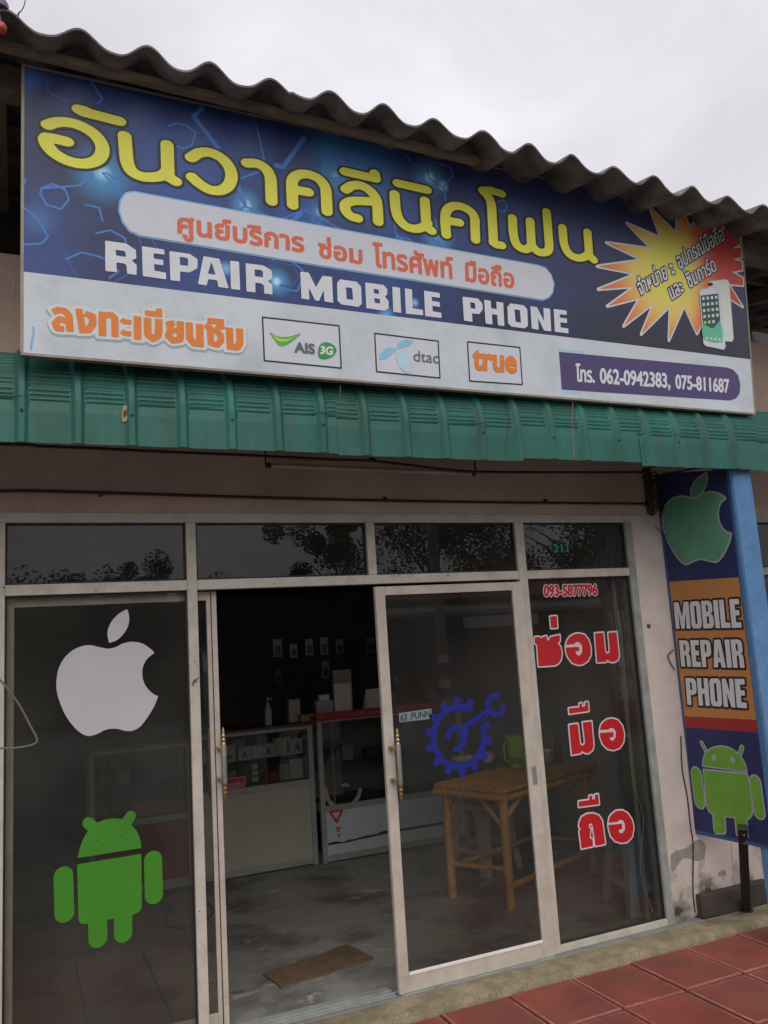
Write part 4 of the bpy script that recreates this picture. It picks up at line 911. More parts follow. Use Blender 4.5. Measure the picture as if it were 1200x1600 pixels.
RB = [('P', PG.m(cw2(hd))), ('P', PG.m(cw2(bo))), S2(cw2, [(425, 195), (470, 235)], 50, 5.4545), S2(cw2, [(785, 138), (745, 195)], 46, 5.4545), S2(cw2, [(213, 648), (222, 962)], 84, 5.4545), S2(cw2, [(977, 512), (985, 808)], 77, 5.4545),
      S2(cw2, [(505, 1000), (507, 1178)], 81, 5.4545), S2(cw2, [(722, 950), (722, 1136)], 78, 5.4545),
      ('X', S2(cw2, [(502, 345), (505, 346)], 6, 5.4545)), ('X', S2(cw2, [(712, 311), (714, 312)], 6, 5.4545))]
art('robot_decal', PG, RB, d_green, p_L, 0, cell=.004, label='green robot emblem on the lower left window')
c8 = crop(820, 900, 6.316); c9 = crop(860, 1080, 6.1533)
R1 = [[(248, 400), (315, 395), (322, 510), (258, 515)],
      [(97, 602), (143, 600), (158, 612), (190, 598), (214, 592), (222, 640), (233, 635), (256, 600), (345, 582), (346, 640), (325, 663), (354, 700), (366, 765), (355, 830), (325, 868), (290, 882), (135, 892), (120, 680), (97, 662)],
      [(403, 682), (415, 640), (445, 597), (490, 573), (535, 566), (590, 580), (630, 630), (652, 710), (650, 782), (620, 840), (570, 872), (520, 876), (465, 855), (425, 802), (405, 742), (402, 705), (535, 697), (537, 740), (500, 745), (505, 765), (525, 785), (548, 780), (565, 745), (565, 700), (550, 665), (520, 650), (495, 660), (485, 672)],
      [(690, 567), (775, 558), (793, 740), (808, 766), (830, 760), (838, 735), (822, 560), (905, 553), (930, 790), (915, 830), (880, 850), (840, 846), (812, 825), (802, 848), (712, 852)]]
H1 = [[(215, 665), (235, 655), (262, 740), (258, 800), (225, 808)], [(497, 655), (520, 645), (550, 660), (570, 700), (568, 748), (550, 788), (525, 790), (500, 768), (500, 740), (540, 735), (535, 695), (404, 704), (404, 682), (487, 672)]]
R2_ = [[(175, 165), (278, 153), (278, 118), (303, 115), (306, 148), (332, 145), (332, 108), (362, 104), (368, 190), (180, 217)],
       [(178, 325), (262, 313), (285, 500), (300, 522), (322, 515), (332, 490), (308, 300), (395, 290), (415, 515), (405, 565), (365, 596), (325, 590), (303, 572), (292, 596), (205, 611)],
       [(475, 372), (485, 325), (505, 298), (545, 269), (600, 262), (650, 280), (692, 335), (710, 415), (702, 490), (665, 545), (605, 566), (545, 552), (500, 505), (477, 440), (473, 400), (605, 390), (607, 440), (568, 445), (580, 470), (602, 474), (625, 442), (628, 392), (607, 357), (577, 352), (555, 370)],
       [(270, 1060), (373, 1046), (373, 1006), (400, 1001), (403, 1040), (426, 1037), (426, 996), (458, 990), (468, 1086), (273, 1112)],
       [(276, 1262), (298, 1210), (350, 1180), (410, 1175), (465, 1195), (498, 1245), (527, 1468), (433, 1488), (405, 1290), (388, 1268), (370, 1280), (370, 1308), (385, 1325), (378, 1410), (405, 1425), (408, 1490), (298, 1513), (277, 1345), (292, 1325), (275, 1303)],
       [(557, 1265), (565, 1215), (585, 1185), (630, 1150), (690, 1145), (745, 1175), (785, 1240), (800, 1310), (786, 1398), (740, 1448), (680, 1458), (622, 1440), (580, 1392), (560, 1325), (556, 1285), (688, 1272), (690, 1325), (655, 1335), (665, 1360), (690, 1365), (715, 1330), (715, 1278), (695, 1242), (667, 1236), (645, 1256)]]
H2 = [[(575, 348), (607, 352), (632, 392), (629, 445), (604, 478), (578, 472), (566, 443), (604, 436), (602, 388), (474, 398), (476, 374), (556, 368)],
      [(665, 1232), (697, 1238), (720, 1278), (718, 1332), (692, 1368), (663, 1362), (653, 1333), (688, 1322), (685, 1270), (558, 1284), (558, 1266), (645, 1256)]]
pa = lambda c, L_, off=None: [('P', PG.m(c(q))) for q in L_]
for wd_, hl_, nm_ in ((pa(c8, R1), pa(c8, H1), 'top'), (pa(c9, R2_[:3]), pa(c9, H2[:1]), 'middle'), (pa(c9, R2_[3:]), pa(c9, H2[1:]), 'bottom')):
    art('word_border', PG, wd_+hl_, d_pink, p_R, .0, grow=.0085, cell=.003, label='pale pink border of the '+nm_+' red Thai word on the right window')
    art('thai_word', PG, wd_, d_red, p_R, .0012, grow=-.0005, cell=.003, label=nm_+' red Thai word on the right window')
NUM = [text_item(PG, '093-5877796', c8([(192, 198)])[0], c8([(713, 186)])[0], c8([(189, 94)])[0], '0')]
art('number_decal', PG, NUM, d_pink, p_R, .0, grow=.0085, cell=.003); art('number_decal', PG, NUM, d_red, p_R, .0012, grow=.0035, cell=.002)
art('house_number', PG, [text_item(PG, '311', (866, 863), (888, 862), (865, 851), '1')], d_num, p_t4, .0, grow=.0022, cell=.002)
# gear with a spanner across it
cg = crop(650, 1060, 7.5); gc = np.array(PD.uv(cg([(505, 682)])[0])); GR = []
for k in range(14):
    a0 = 2*math.pi*(k+.5)/14
    P0 = lambda r_, da: (gc[0]+r_*math.cos(a0+da), gc[1]+r_*math.sin(a0+da))
    GR.append(('P', [P0(.165, -.16), P0(.215, -.075), P0(.215, .075), P0(.165, .16)]))
ring_ = [(gc[0]+.1585*math.cos(t*math.pi/30), gc[1]+.1585*math.sin(t*math.pi/30)) for t in range(61)]
GR.append(('S', ring_, .0185, 1))
sp = lambda pts, hw: ('S', PD.m(cg(pts)), hw, 1)
notch = [('X', sp([(700, 470), (860, 360)], .052)), ('X', ('S', [(gc[0]+.12*math.cos(R(40)), gc[1]+.12*math.sin(R(40))), (gc[0]+.26*math.cos(R(42)), gc[1]+.26*math.sin(R(42)))], .03, 1))]
art('gear_decal', PD, GR+notch, d_blue, dr, 0, cell=.004, label='blue gear and spanner sign on the sliding door glass')
WR = [sp([(560, 590), (830, 400)], .022), sp(smooth([(955, 195), (890, 215), (840, 275), (845, 350), (890, 410), (950, 425), (1000, 390), (1018, 340)], 4), .017),
      sp(smooth([(375, 690), (395, 620), (455, 578), (530, 590), (575, 650), (560, 740), (520, 800), (462, 832)], 4), .017), sp([(540, 640), (545, 740)], .016)]
art('gear_decal', PD, WR+[('X', sp([(625, 570), (800, 447)], .005))], d_blue, dr, .0006, cell=.004)
st_w = M('sticker_pale', (.22, .27, .27), .5, .1, 5); st_k = M('sticker_ink', (.03, .05, .05), .5)
art('door_sticker', PD, [('P', PD.m([(623, 1114.5), (674, 1107), (674, 1123), (624, 1129)]))], st_w, dr, 0, cell=.004)
art('door_sticker', PD, [text_item(PD, '63 .PUNN', (626, 1127), (672, 1120), (625.5, 1116.5), 'P')], st_k, dr, .0008, grow=.001, cell=.002)

# ------------------------------------------------------------------ inside the shop
f_al = M('showcase_aluminium', (.30, .31, .29), .45, .1, 6, metal=.2); f_pan = M('showcase_laminate', (.36, .35, .28), .55, .06, 3, dirt=(.2, .18, .13), dirt_amt=.3)
f_blue = M('pale_blue_board', (.44, .48, .52), .5, .05, 3, dirt=(.3, .32, .33), dirt_amt=.4, dirt_scale=5); f_red = M('red_laminate', (.36, .022, .028), .45, .12, 4)
f_dark = M('dark_shelf', (.035, .03, .028), .7, .2, 5); f_brown = M('brown_wood_top', (.075, .042, .03), .5, .3, 5); f_rp = M('red_board', (.20, .022, .022), .6, .15, 3)
f_shelfglass = glass_mat('shelf_glass', (.8, .82, .8), 1.4, .01); f_in = M('showcase_lining', (.12, .09, .07), .6, .2, 6)
f_white = M('white_card', (.62, .61, .58), .6, .05, 6)
def showcase(name, label, x0, x1, y0, y1, zt, zm, low, lowlab=None, top=f_brown, shelf=True, left=True, g=.04, backm=f_in):
    t_ = thing(name, ((x0+x1)/2, (y0+y1)/2, 0), label, 'showcase')
    b = B(); w = .042
    for xx in ((x0, x0+w), (x1-w, x1)):
        for yy in ((y0, y0+w), (y1-w, y1)): b.box(xx[0], xx[1], yy[0], yy[1], 0, zt)
    for (za, zb_) in ((.012, .06), (zm-.045, zm), (zt-.028, zt-.001)):
        b.box(x0+w+.0003, x1-w-.0003, y0+.001, y0+w-.001, za, zb_); b.box(x0+.001, x0+w-.001, y0+w+.0003, y1-w-.0003, za, zb_); b.box(x1-w+.001, x1-.001, y0+w+.0003, y1-w-.0003, za, zb_)
    mk('frame', b, f_al, t_, bevel=.002)
    b = B(); b.box(x0+w+.0005, x1-w-.0005, y0+.012, y0+.02, .0605, zm-.0455); mk('lower_panel', b, low, t_, label=lowlab)
    b = B(); b.box(x0-.012, x1+.012, y0-.015, y1+.01, zt, zt+.022); mk('top', b, top, t_, bevel=.003)
    b = B(); b.box(x0+w+.0005, x1-w-.0005, y0+.016, y0+.020, zm+.0005, zt-.029); mk('glass', b, m_glass_case, t_)
    b = B(); b.box(x0+w, x1-w, y1-.012, y1-.004, zm, zt-.002); mk('back_panel', b, backm, t_)
    b = B(); b.box(x0+w+.001, x1-w-.001, y0+.05, y1-.013, zm-.01, zm-.002); mk('shelf_board', b, f_dark, t_)
    return t_
sc1 = showcase('glass_showcase', 'aluminium glass showcase with beige lower panel full of boxed accessories', -.06, .935, 2.70, 3.12, 1.125, .685, f_pan)
b = B(); b.box(-.015, .89, 2.78, 3.1, .882, .888); mk('shelf', b, f_shelfglass, sc1)
b = B(); b.lathe((-.0, 2.711, .56), [(.012, 0), (.012, .012), (.004, .015)], 12, (0, -1, 0)); mk('lock', b, m_silver, sc1)
sc2 = showcase('glass_showcase', 'glass showcase with dark red lower panel behind the left window', -.86, -.085, 2.70, 3.12, 1.09, .555, f_rp)
b = B(); b.box(-.56, -.13, 2.688, 2.6985, .52, .56); b.box(-.56, -.13, 2.688, 2.6985, .045, .085); mk('pale_rail', b, f_al, sc2)
b = B(); b.box(-.817, -.13, 2.78, 3.1, .80, .806); mk('shelf', b, f_shelfglass, sc2)
b = B(); b.box(-.55, -.17, 2.8, 3.05, .560, .66); mk('khaki_carton', b, M('khaki_card', (.24, .22, .11), .7), sc2)
sc3 = showcase('phone_counter', 'low showcase with red top band and pale blue scratched lower panel', .965, 2.35, 2.66, 3.1, 1.165, .455, f_blue, top=f_red, backm=M('grey_back_board', (.22, .225, .23), .6, .2, 3))
b = B(); b.box(.953, 2.36, 2.630, 2.6445, 1.155, 1.222); rb_ = mk('red_band', b, f_red, sc3, bevel=.002)
PC = Plane((0, 2.6290, 0), (1, 0, 0), (0, 0, 1), (0, -1, 0)); PC2 = Plane((0, 2.671, 0), (1, 0, 0), (0, 0, 1), (0, -1, 0))
bandink = M('faded_print', (.40, .12, .11), .6)
art('band_logo', PC, [('S', [(1.32, 1.188), (1.321, 1.189)], .018, 1)], bandink, sc3, 0, cell=.003)
art('band_logo', PC, [text_item(PC, 'mobile. com', (545, 1118.5), (592, 1115), (545, 1111.5), 'b')], bandink, sc3, 0, grow=.001, cell=.003)
art('torn_gap', PC2, [('P', [(1.0, .155), (1.07, .165), (1.15, .150), (1.2, .160), (1.25, .158), (1.35, .170), (1.45, .168), (1.52, .185), (1.6, .180), (2.2, .178), (2.2, .155), (1.6, .160), (1.5, .158), (1.4, .150), (1.3, .148), (1.2, .140), (1.0, .142)])], f_dark, sc3, .001, cell=.006)
def tri(cx, cz, r_, w): q = [(cx-r_, cz+r_*.62), (cx+r_, cz+r_*.62), (cx, cz-r_)]; return ('S', q+[q[0]], w, 1)
art('warning_sticker', PC2, [tri(1.10, .37, .055, .010), tri(1.11, .255, .020, .005), tri(1.115, .205, .012, .004)], M('sticker_red', (.45, .03, .03), .5), sc3, .001, cell=.003)
arc = [(1.175+.155*math.cos(R(a)), .575+.155*math.sin(R(a))) for a in range(175, 350, 6)]
art('arc_sticker', Plane((0, 2.674, 0), (1, 0, 0), (0, 0, 1), (0, -1, 0)), [('S', arc, .018, 1), ('S', [(1.17, .60), (1.20, .61), (1.22, .595)], .012, 1)], M('worn_white_vinyl', (.26, .27, .27), .6, .2, 20), sc3, 0, cell=.004)
b = B(); b.box(1.02, 2.30, 2.75, 3.08, .78, .786); mk('shelf', b, f_shelfglass, sc3)
for nm, pts in (('uprights', (1.11, 2.2)),):
    for x in pts: b = B(); b.box(x, x+.02, 2.74, 2.76, .46, 1.13); mk('upright', b, f_al, sc3)

# cartons inside and on the showcases
cols = dict(w=f_white, g=M('grey_card', (.38, .37, .33), .6), k=M('black_card', (.03, .03, .032), .5), r=M('red_card', (.40, .05, .04), .55), b=M('blue_card', (.10, .16, .28), .6), t=M('tan_card', (.30, .19, .10), .6))
ink = M('printed_ink', (.07, .07, .08), .6); ink2 = M('printed_ink_brown', (.20, .12, .08), .6)
def carton(x0, w, y, d_, z, h, c, label, art_=0, group='boxed accessories in the glass showcase', rz=0):
    b = B(); b.box(x0, x0+w, y, y+d_, z, z+h); o = mk('carton', b, cols[c], None, label, 'box', group, bevel=.0015, loc=(x0+w/2, y+d_/2, z)); o.rotation_euler.z = rz
    pp = Plane((x0, y-.0006, z), (w, 0, 0), (0, 0, h), (0, -1, 0)); pp.N = np.array([0, -1., 0])
    if art_ == 1: art('print', pp, [('S', smooth([(.5, .35), (.62, .5), (.5, .66), (.38, .5), (.5, .35)], 4), .06, 1), ('S', [(.3, .2), (.36, .32)], .06, 1), ('S', [(.7, .2), (.64, .32)], .06, 1), ('S', [(.12, .86), (.22, .86)], .05, 1)], ink, o, 0, cell=.03)
    if art_ == 2: art('print', pp, [('P', [(.15, .32), (.85, .40), (.78, .18), (.5, .10), (.25, .16)])], ink2, o, 0, cell=.03)
    if art_ == 3: art('print', pp, [('P', smooth([(.5, .1), (.8, .15), (.9, .5), (.8, .85), (.5, .9)], 4))], ink, o, 0, cell=.03)
    if art_ == 4: art('print', pp, [('P', [(.62, .1), (.95, .1), (.95, .9), (.62, .9)]), ('X', ('S', [(.6, .35), (1, .35)], .03, 1)), ('X', ('S', [(.6, .62), (1, .62)], .03, 1))], cols['w'], o, 0, cell=.03)
    return o
ys = 2.80; zs = .8885
row = [(.02, .115, 'w', .115, 0, 'plain white carton, leftmost on the upper shelf of the showcase'), (.148, .145, 'w', .135, 2, 'white carton with a brown picture, beside the plain leftmost one'),
       (.318, .105, 'w', .105, 1, 'white charger carton on the upper shelf under a small grey flap'), (.427, .09, 'w', .108, 0, 'narrow blank white carton in the middle of the upper shelf'),
       (.521, .10, 'w', .115, 1, 'white charger carton right of the blank narrow one'), (.626, .07, 'w', .145, 0, 'tall narrow white carton on the upper shelf'), (.700, .065, 'w', .145, 3, 'tall carton with a dark round picture on the upper shelf'),
       (.769, .105, 'w', .125, 1, 'white charger carton at the right end of the upper shelf')]
for x0, w, c, h, a_, lab in row: carton(x0, w, ys, .08, zs, h, c, lab, a_)
zs2 = .6835
for x0, w, c, h, a_, lab in [(.335, .16, 'k', .18, 4, 'black carton with white printed squares on the lower shelf'), (.55, .115, 'r', .075, 0, 'low red carton on the lower shelf of the showcase'),
                             (.67, .095, 'g', .13, 0, 'plain grey carton on the lower shelf beside the larger pale one'), (.768, .115, 'w', .16, 0, 'pale carton at the right end of the lower shelf'),
                             (.02, .09, 'b', .15, 0, 'dull blue carton at the left of the lower shelf')]: carton(x0, w, 2.84, .10, zs2+.0, h, c, lab, a_)
for i, (x0, z_) in enumerate(((.30, 1.0), (.505, 1.012), (.765, 1.02))):
    b = B(); b.box(x0, x0+.10, 2.90, 2.93, zs, z_+.05); mk('carton', b, cols['g'], None, ['small grey carton behind the charger cartons, left one', 'small grey carton behind the charger cartons, middle one', 'small grey carton behind the charger cartons, right one'][i], 'box', 'boxed accessories in the glass showcase', bevel=.001)
for i, (x0, zt_, c) in enumerate(((-.78, .93, 'g'), (-.64, .92, 'w'), (-.47, .93, 'k'), (-.36, .92, 'b'))):
    carton(x0, .10, 2.84, .09, .8065, .10+.01*i, c, ['grey carton in the red fronted showcase', 'white carton in the red fronted showcase', 'black carton in the red fronted showcase', 'blue carton in the red fronted showcase'][i], 0, 'boxes in the red fronted showcase')
# red plate in the showcase window
rp_ = thing('red_sign_plate', (.20, 2.69, .70), 'small red Thai sign plate at the lower left of the showcase glass', 'sign')
b = B(); b.box(.075, .345, 2.686, 2.6975, .693, .782); mk('plate', b, M('red_plate', (.34, .02, .035), .5), rp_, bevel=.002)
PP = Plane((0, 2.6855, 0), (1, 0, 0), (0, 0, 1), (0, -1, 0)); pk = M('plate_pink', (.55, .30, .30), .5)
art('plate_border', PP, [('S', [(.083, .700), (.337, .700), (.337, .775), (.083, .775), (.083, .700)], .002, 1)], pk, rp_, 0, cell=.003)
art('plate_lettering', PP, [text_item(PP, 'ขอบคุณ', tuple(PP_ for PP_ in (350, 1240)), (380, 1235), (349, 1226), 'น')], pk, rp_, 0, grow=.001, cell=.002)
# pump bottle
pb = thing('pump_bottle', (.60, 2.86, 1.148), 'slim clear pump bottle with white nozzle on the wooden showcase top', 'bottle'); cx, cy = .60, 2.86
b = B(); b.lathe((cx, cy, 1.1475), [(.030, 0), (.032, .01), (.032, .125), (.026, .145), (.013, .155)], 18); mk('bottle', b, M('milky_plastic', (.40, .42, .44), .3), pb)
b = B(); b.lathe((cx, cy, 1.3026), [(.015, 0), (.015, .02), (.005, .024), (.005, .055), (.012, .057), (.012, .068), (.004, .072)], 14); b.tube([(cx, cy, 1.363), (cx+.03, cy-.01, 1.364), (cx+.036, cy-.012, 1.352)], .0045, 8); mk('pump', b, f_white, pb)
def onbox(x0, w, y, d_, z, h, c, lab, a_=0, rz=0): return carton(x0, w, y, d_, z, h, c, lab, a_, 'cartons standing on the counters', rz)
onbox(.80, .10, 2.9, .06, 1.1475, .19, 'g', 'grey wrapped pack standing beside the pump bottle'); onbox(.87, .12, 2.80, .08, 1.1475, .06, 't', 'low tan carton on the wooden showcase top')
onbox(1.00, .15, 2.74, .07, 1.1885, .125, 'g', 'low grey carton at the left end of the red counter'); onbox(1.03, .09, 2.75, .05, 1.314, .05, 'w', 'small white packet on top of the low grey carton'); onbox(1.16, .15, 2.72, .05, 1.1885, .26, 'w', 'upright white carton on the red counter', 0, -.08)
onbox(1.20, .17, 2.84, .04, 1.1885, .37, 'g', 'tall grey framed card behind the upright white carton')
# tent card
tcard = thing('tent_card', (1.55, 2.78, 1.188), 'folded pale tent card on the red counter', 'card')
b = B()
for s_ in (-1, 1):
    b.add([(1.45, 2.78+s_*.045, 1.1885), (1.66, 2.78+s_*.045, 1.1885), (1.63, 2.78, 1.375), (1.48, 2.78, 1.375), (1.45, 2.782+s_*.045, 1.1885), (1.66, 2.782+s_*.045, 1.1885), (1.63, 2.782, 1.375), (1.48, 2.782, 1.375)], [(0, 1, 2, 3), (7, 6, 5, 4)])
mk('card', b, f_white, tcard)
# blister packs on hooks of the back board
pgb = thing('peg_board', (1.4, 3.66, 1.2), 'dark peg board behind the counters with hooks for hanging packs', 'board')
b = B(); b.box(-.6, 3.0, 3.655, 3.68, 0, 2.3); mk('board', b, m_room, pgb)
def pack(x, z, c, label, w=.085, h=.15):
    w *= random.uniform(.85, 1.15); h *= random.uniform(.8, 1.15); z += random.uniform(-.012, .012)
    t_ = thing('blister_pack', (x, 3.60, z), label, 'pack', 'packs hanging behind the counters')
    b = B(); b.box(x-w/2, x+w/2, 3.597, 3.600, z, z+h); mk('card', b, cols[c], t_)
    b = B(); b.box(x-w*.32, x+w*.32, 3.582, 3.5968, z+.015, z+h*.62); mk('bubble', b, f_shelfglass, t_, bevel=.004)
    b = B(); q_ = random.uniform(.08, .2); b.box(x-w*q_, x+w*random.uniform(.08, .2), 3.584, 3.590, z+.03, z+h*random.uniform(.3, .55)); mk('item', b, cols['g' if c == 'w' else 'k'], t_)
    b = B(); b.tube([(x, 3.655, z+h-.012), (x, 3.575, z+h-.012), (x, 3.57, z+h)], .0022, 6); mk('hook', b, m_silver, t_); return t_
pos = ['leftmost', 'second from left', 'third from left', 'fourth from left', 'fifth from left', 'sixth from left', 'last on the right']
for i, (x, c) in enumerate(((.925, 'w'), (1.085, 'w'), (1.245, 'w'), (1.40, 'w'), (1.56, 'g'), (1.73, 'k'), (1.89, 't'))): pack(x, 1.695, c, ('white hanging pack, ' if c == 'w' else {'g': 'grey hanging pack, ', 'k': 'black hanging pack, ', 't': 'tan hanging pack, '}[c])+pos[i]+' in the upper row')
for i, (x, c) in enumerate(((.925, 'b'), (1.085, 'k'), (1.245, 'k'), (1.40, 'g'), (1.73, 'k'))): pack(x, 1.46, c, {'b': 'blue', 'k': 'black', 'g': 'grey'}[c]+' hanging pack, '+['leftmost', 'second from left', 'third from left', 'fourth from left', 'last on the right'][i]+' in the lower row')
# doormat
b = B(); nx, ny = 40, 10; A0, A1, A2, A3 = [np.array(at(x, y, 2, 0)) for x, y in ((411, 1524), (440, 1545), (585, 1499), (543, 1477))]; vs = []; rr = random.Random(2)
for k in range(2):
    for j in range(ny+1):
        for i in range(nx+1):
            s_, t_ = i/nx, j/ny; p = (A0*(1-s_)+A3*s_)*(1-t_)+(A1*(1-s_)+A2*s_)*t_
            wv = .006*math.sin(s_*9+1)*(1-abs(t_-.5)) if 0 < t_ < 1 else .003*math.sin(s_*9)
            e_ = .006*math.sin(s_*17+j)*(1 if j in (0, ny) else 0)
            vs.append((p[0]+e_*.4, p[1]+e_, .001+(.006+abs(wv) if k else 0)))
n_ = (nx+1)*(ny+1); fs = []
for j in range(ny):
    for i in range(nx): a_ = j*(nx+1)+i; fs += [(a_+n_, a_+n_+1, a_+n_+nx+2, a_+n_+nx+1)]
ring_i = [i for i in range(nx+1)]+[j*(nx+1)+nx for j in range(1, ny+1)]+[ny*(nx+1)+i for i in range(nx-1, -1, -1)]+[j*(nx+1) for j in range(ny-1, 0, -1)]
fs += [(ring_i[i], ring_i[(i+1) % len(ring_i)], ring_i[(i+1) % len(ring_i)]+n_, ring_i[i]+n_) for i in range(len(ring_i))]
b.add(vs, fs); mk('doormat', b, M('brown_mat', (.15, .095, .055), .95, .25, 12, .6, dirt=(.08, .05, .03), dirt_amt=.6, bscale=160), None, 'worn brown strip doormat lying on the concrete inside the open doorway', 'doormat')

# bamboo table
m_bam = M('bamboo', (.46, .24, .07), .5, .25, 5, .1, dirt=(.22, .10, .03), dirt_amt=.6, dirt_scale=12); m_node = M('bamboo_node', (.20, .10, .035), .6, .2, 12)
tb = thing('bamboo_table', (1.95, 1.2, 0), 'bamboo table with slatted top and splayed braces behind the door glass', 'table')
L1 = Vector((1.42, 1.26, 0)); L2 = Vector((1.605, .80, 0)); dx = Vector((.93, .36, 0)).normalized(); L3 = L2+dx*1.02; L4 = L1+dx*1.02
def leg(p, h=.735, r_=.030, nm='leg'):
    b = B(); pts = []; rs = []; nn = 14
    for i in range(nn+1): pts.append(p+Vector((0, 0, h*i/nn))); rs.append(r_*(1.10 if i % 3 == 1 else 1.0))
    b.tube(pts, rs, 14); return mk(nm, b, m_bam, tb)
for p in (L1, L2, L3, L4): leg(p)
def stick(a_, c_, r_=.018, nm='brace'):
    b = B(); a_ = Vector(a_); c_ = Vector(c_); nn = 8; b.tube([a_.lerp(c_, i/nn) for i in range(nn+1)], [r_*(1.12 if i % 3 == 1 else 1) for i in range(nn+1)], 10); return mk(nm, b, m_bam, tb)
up = lambda p, z: p+Vector((0, 0, z))
for a_, c_ in ((up(L2, .50), up(L2+(L1-L2)*.42, .71)), (up(L2, .56), up(L2+dx*.25, .71)), (up(L1, .48), up(L1+dx*.15, .71)), (up(L3, .5), up(L3-dx*.28, .71)), (up(L3, .5), up(L3+(L4-L3)*.4, .71))): stick(a_, c_)
stick(up(L1, .22), up(L2, .25), .016, 'stretcher'); stick(up(L2, .14), up(L3, .16), .020, 'stretcher'); stick(up(L1, .20), up(L4, .20), .018, 'stretcher'); stick(up(L3, .22), up(L4, .2), .016, 'stretcher')
e0 = L2-dx*.045-(L1-L2).normalized()*.05; e1 = L2+dx*1.14-(L1-L2).normalized()*.05; dv = (L1-L2).normalized(); wid = (L1-L2).length+.12
b = B()
for k in range(15):
    o_ = dv*(wid*(k+.5)/15); rr_ = .0185
    b.tube([up(e0+o_, .752+(.0015 if k % 2 else 0)), up((e0+e1)/2+o_, .752), up(e1+o_, .752)], rr_, 8)
mk('table_top', b, m_bam, tb)
stick(up(e0-dv*.0+Vector((0, 0, 0)), .712), up(e0+dv*wid, .712), .022, 'rail'); stick(up(e1, .712), up(e1+dv*wid, .712), .022, 'rail')
stick(up(L2-dv*.03, .705), up(L3-dv*.03, .705), .02, 'rail')
zt_ = .7725
def ontable(px, py): q = at(px, py, 2, zt_); return float(q[0]), float(q[1])
x, y = ontable(809, 1198)
mg = thing('green_mug', (x, y, zt_), 'tall lime green plastic mug with side handle standing on the bamboo table', 'mug')
m_lime = M('lime_plastic', (.27, .42, .05), .35, .06, 3)
b = B(); b.lathe((x, y, zt_), [(.066, 0), (.070, .01), (.080, .20), (.082, .235), (.078, .235), (.072, .03), (.0, .025)], 28); mk('cup', b, m_lime, mg)
b = B(); b.tube(smooth([(x-.070, y-.012, zt_+.20), (x-.115, y-.02, zt_+.185), (x-.125, y-.02, zt_+.12), (x-.110, y-.02, zt_+.06), (x-.066, y-.012, zt_+.04)], 4), .009, 10); mk('handle', b, m_lime, mg)
x, y = ontable(731, 1197)
bw = thing('white_bowl', (x, y, zt_), 'round white bowl with dark food lying on the bamboo table', 'bowl')
m_por = M('porcelain', (.55, .48, .45), .3, .05, 4)
b = B(); b.lathe((x, y, zt_), [(.05, 0), (.055, .008), (.10, .045), (.125, .065), (.128, .066), (.118, .058), (.06, .02), (0, .017)], 30); mk('bowl', b, m_por, bw)
b = B(); b.lathe((x, y, zt_+.03), [(0, .012), (.05, .016), (.085, .008)], 24, caps=False); mk('food', b, M('dark_food', (.06, .035, .02), .6, .4, 30), bw)
x, y = ontable(766, 1192); tl_ = thing('tissue_roll', (x, y, zt_), 'pale paper roll lying beside the green mug', 'paper roll')
b = B(); b.lathe((x-.05, y, zt_+.045), [(.018, 0), (.045, .0), (.045, .1), (.018, .1)], 24, (1, .25, 0)); mk('roll', b, m_por, tl_)
x, y = ontable(856, 1193); jr = thing('glass_jar', (x, y, zt_), 'short clear jar with lid near the far end of the bamboo table', 'jar')
b = B(); b.lathe((x, y, zt_), [(.038, 0), (.04, .01), (.04, .08), (.034, .092)], 20); mk('body', b, M('cloudy_glass', (.28, .27, .25), .25, .2, 20), jr)
b = B(); b.lathe((x, y, zt_+.093), [(.037, 0), (.037, .018), (.0, .019)], 20); mk('lid', b, f_white, jr)
x, y = ontable(873, 1191); bt2 = thing('sauce_bottle', (x, y, zt_), 'slender dark bottle beside the clear jar on the bamboo table', 'bottle')
b = B(); b.lathe((x, y, zt_), [(.028, 0), (.03, .01), (.03, .10), (.014, .14), (.012, .175)], 18); mk('body', b, M('brown_glass', (.05, .02, .015), .2), bt2)
b = B(); b.lathe((x, y, zt_+.176), [(.014, 0), (.014, .02), (0, .021)], 14); mk('cap', b, cols['r'], bt2)
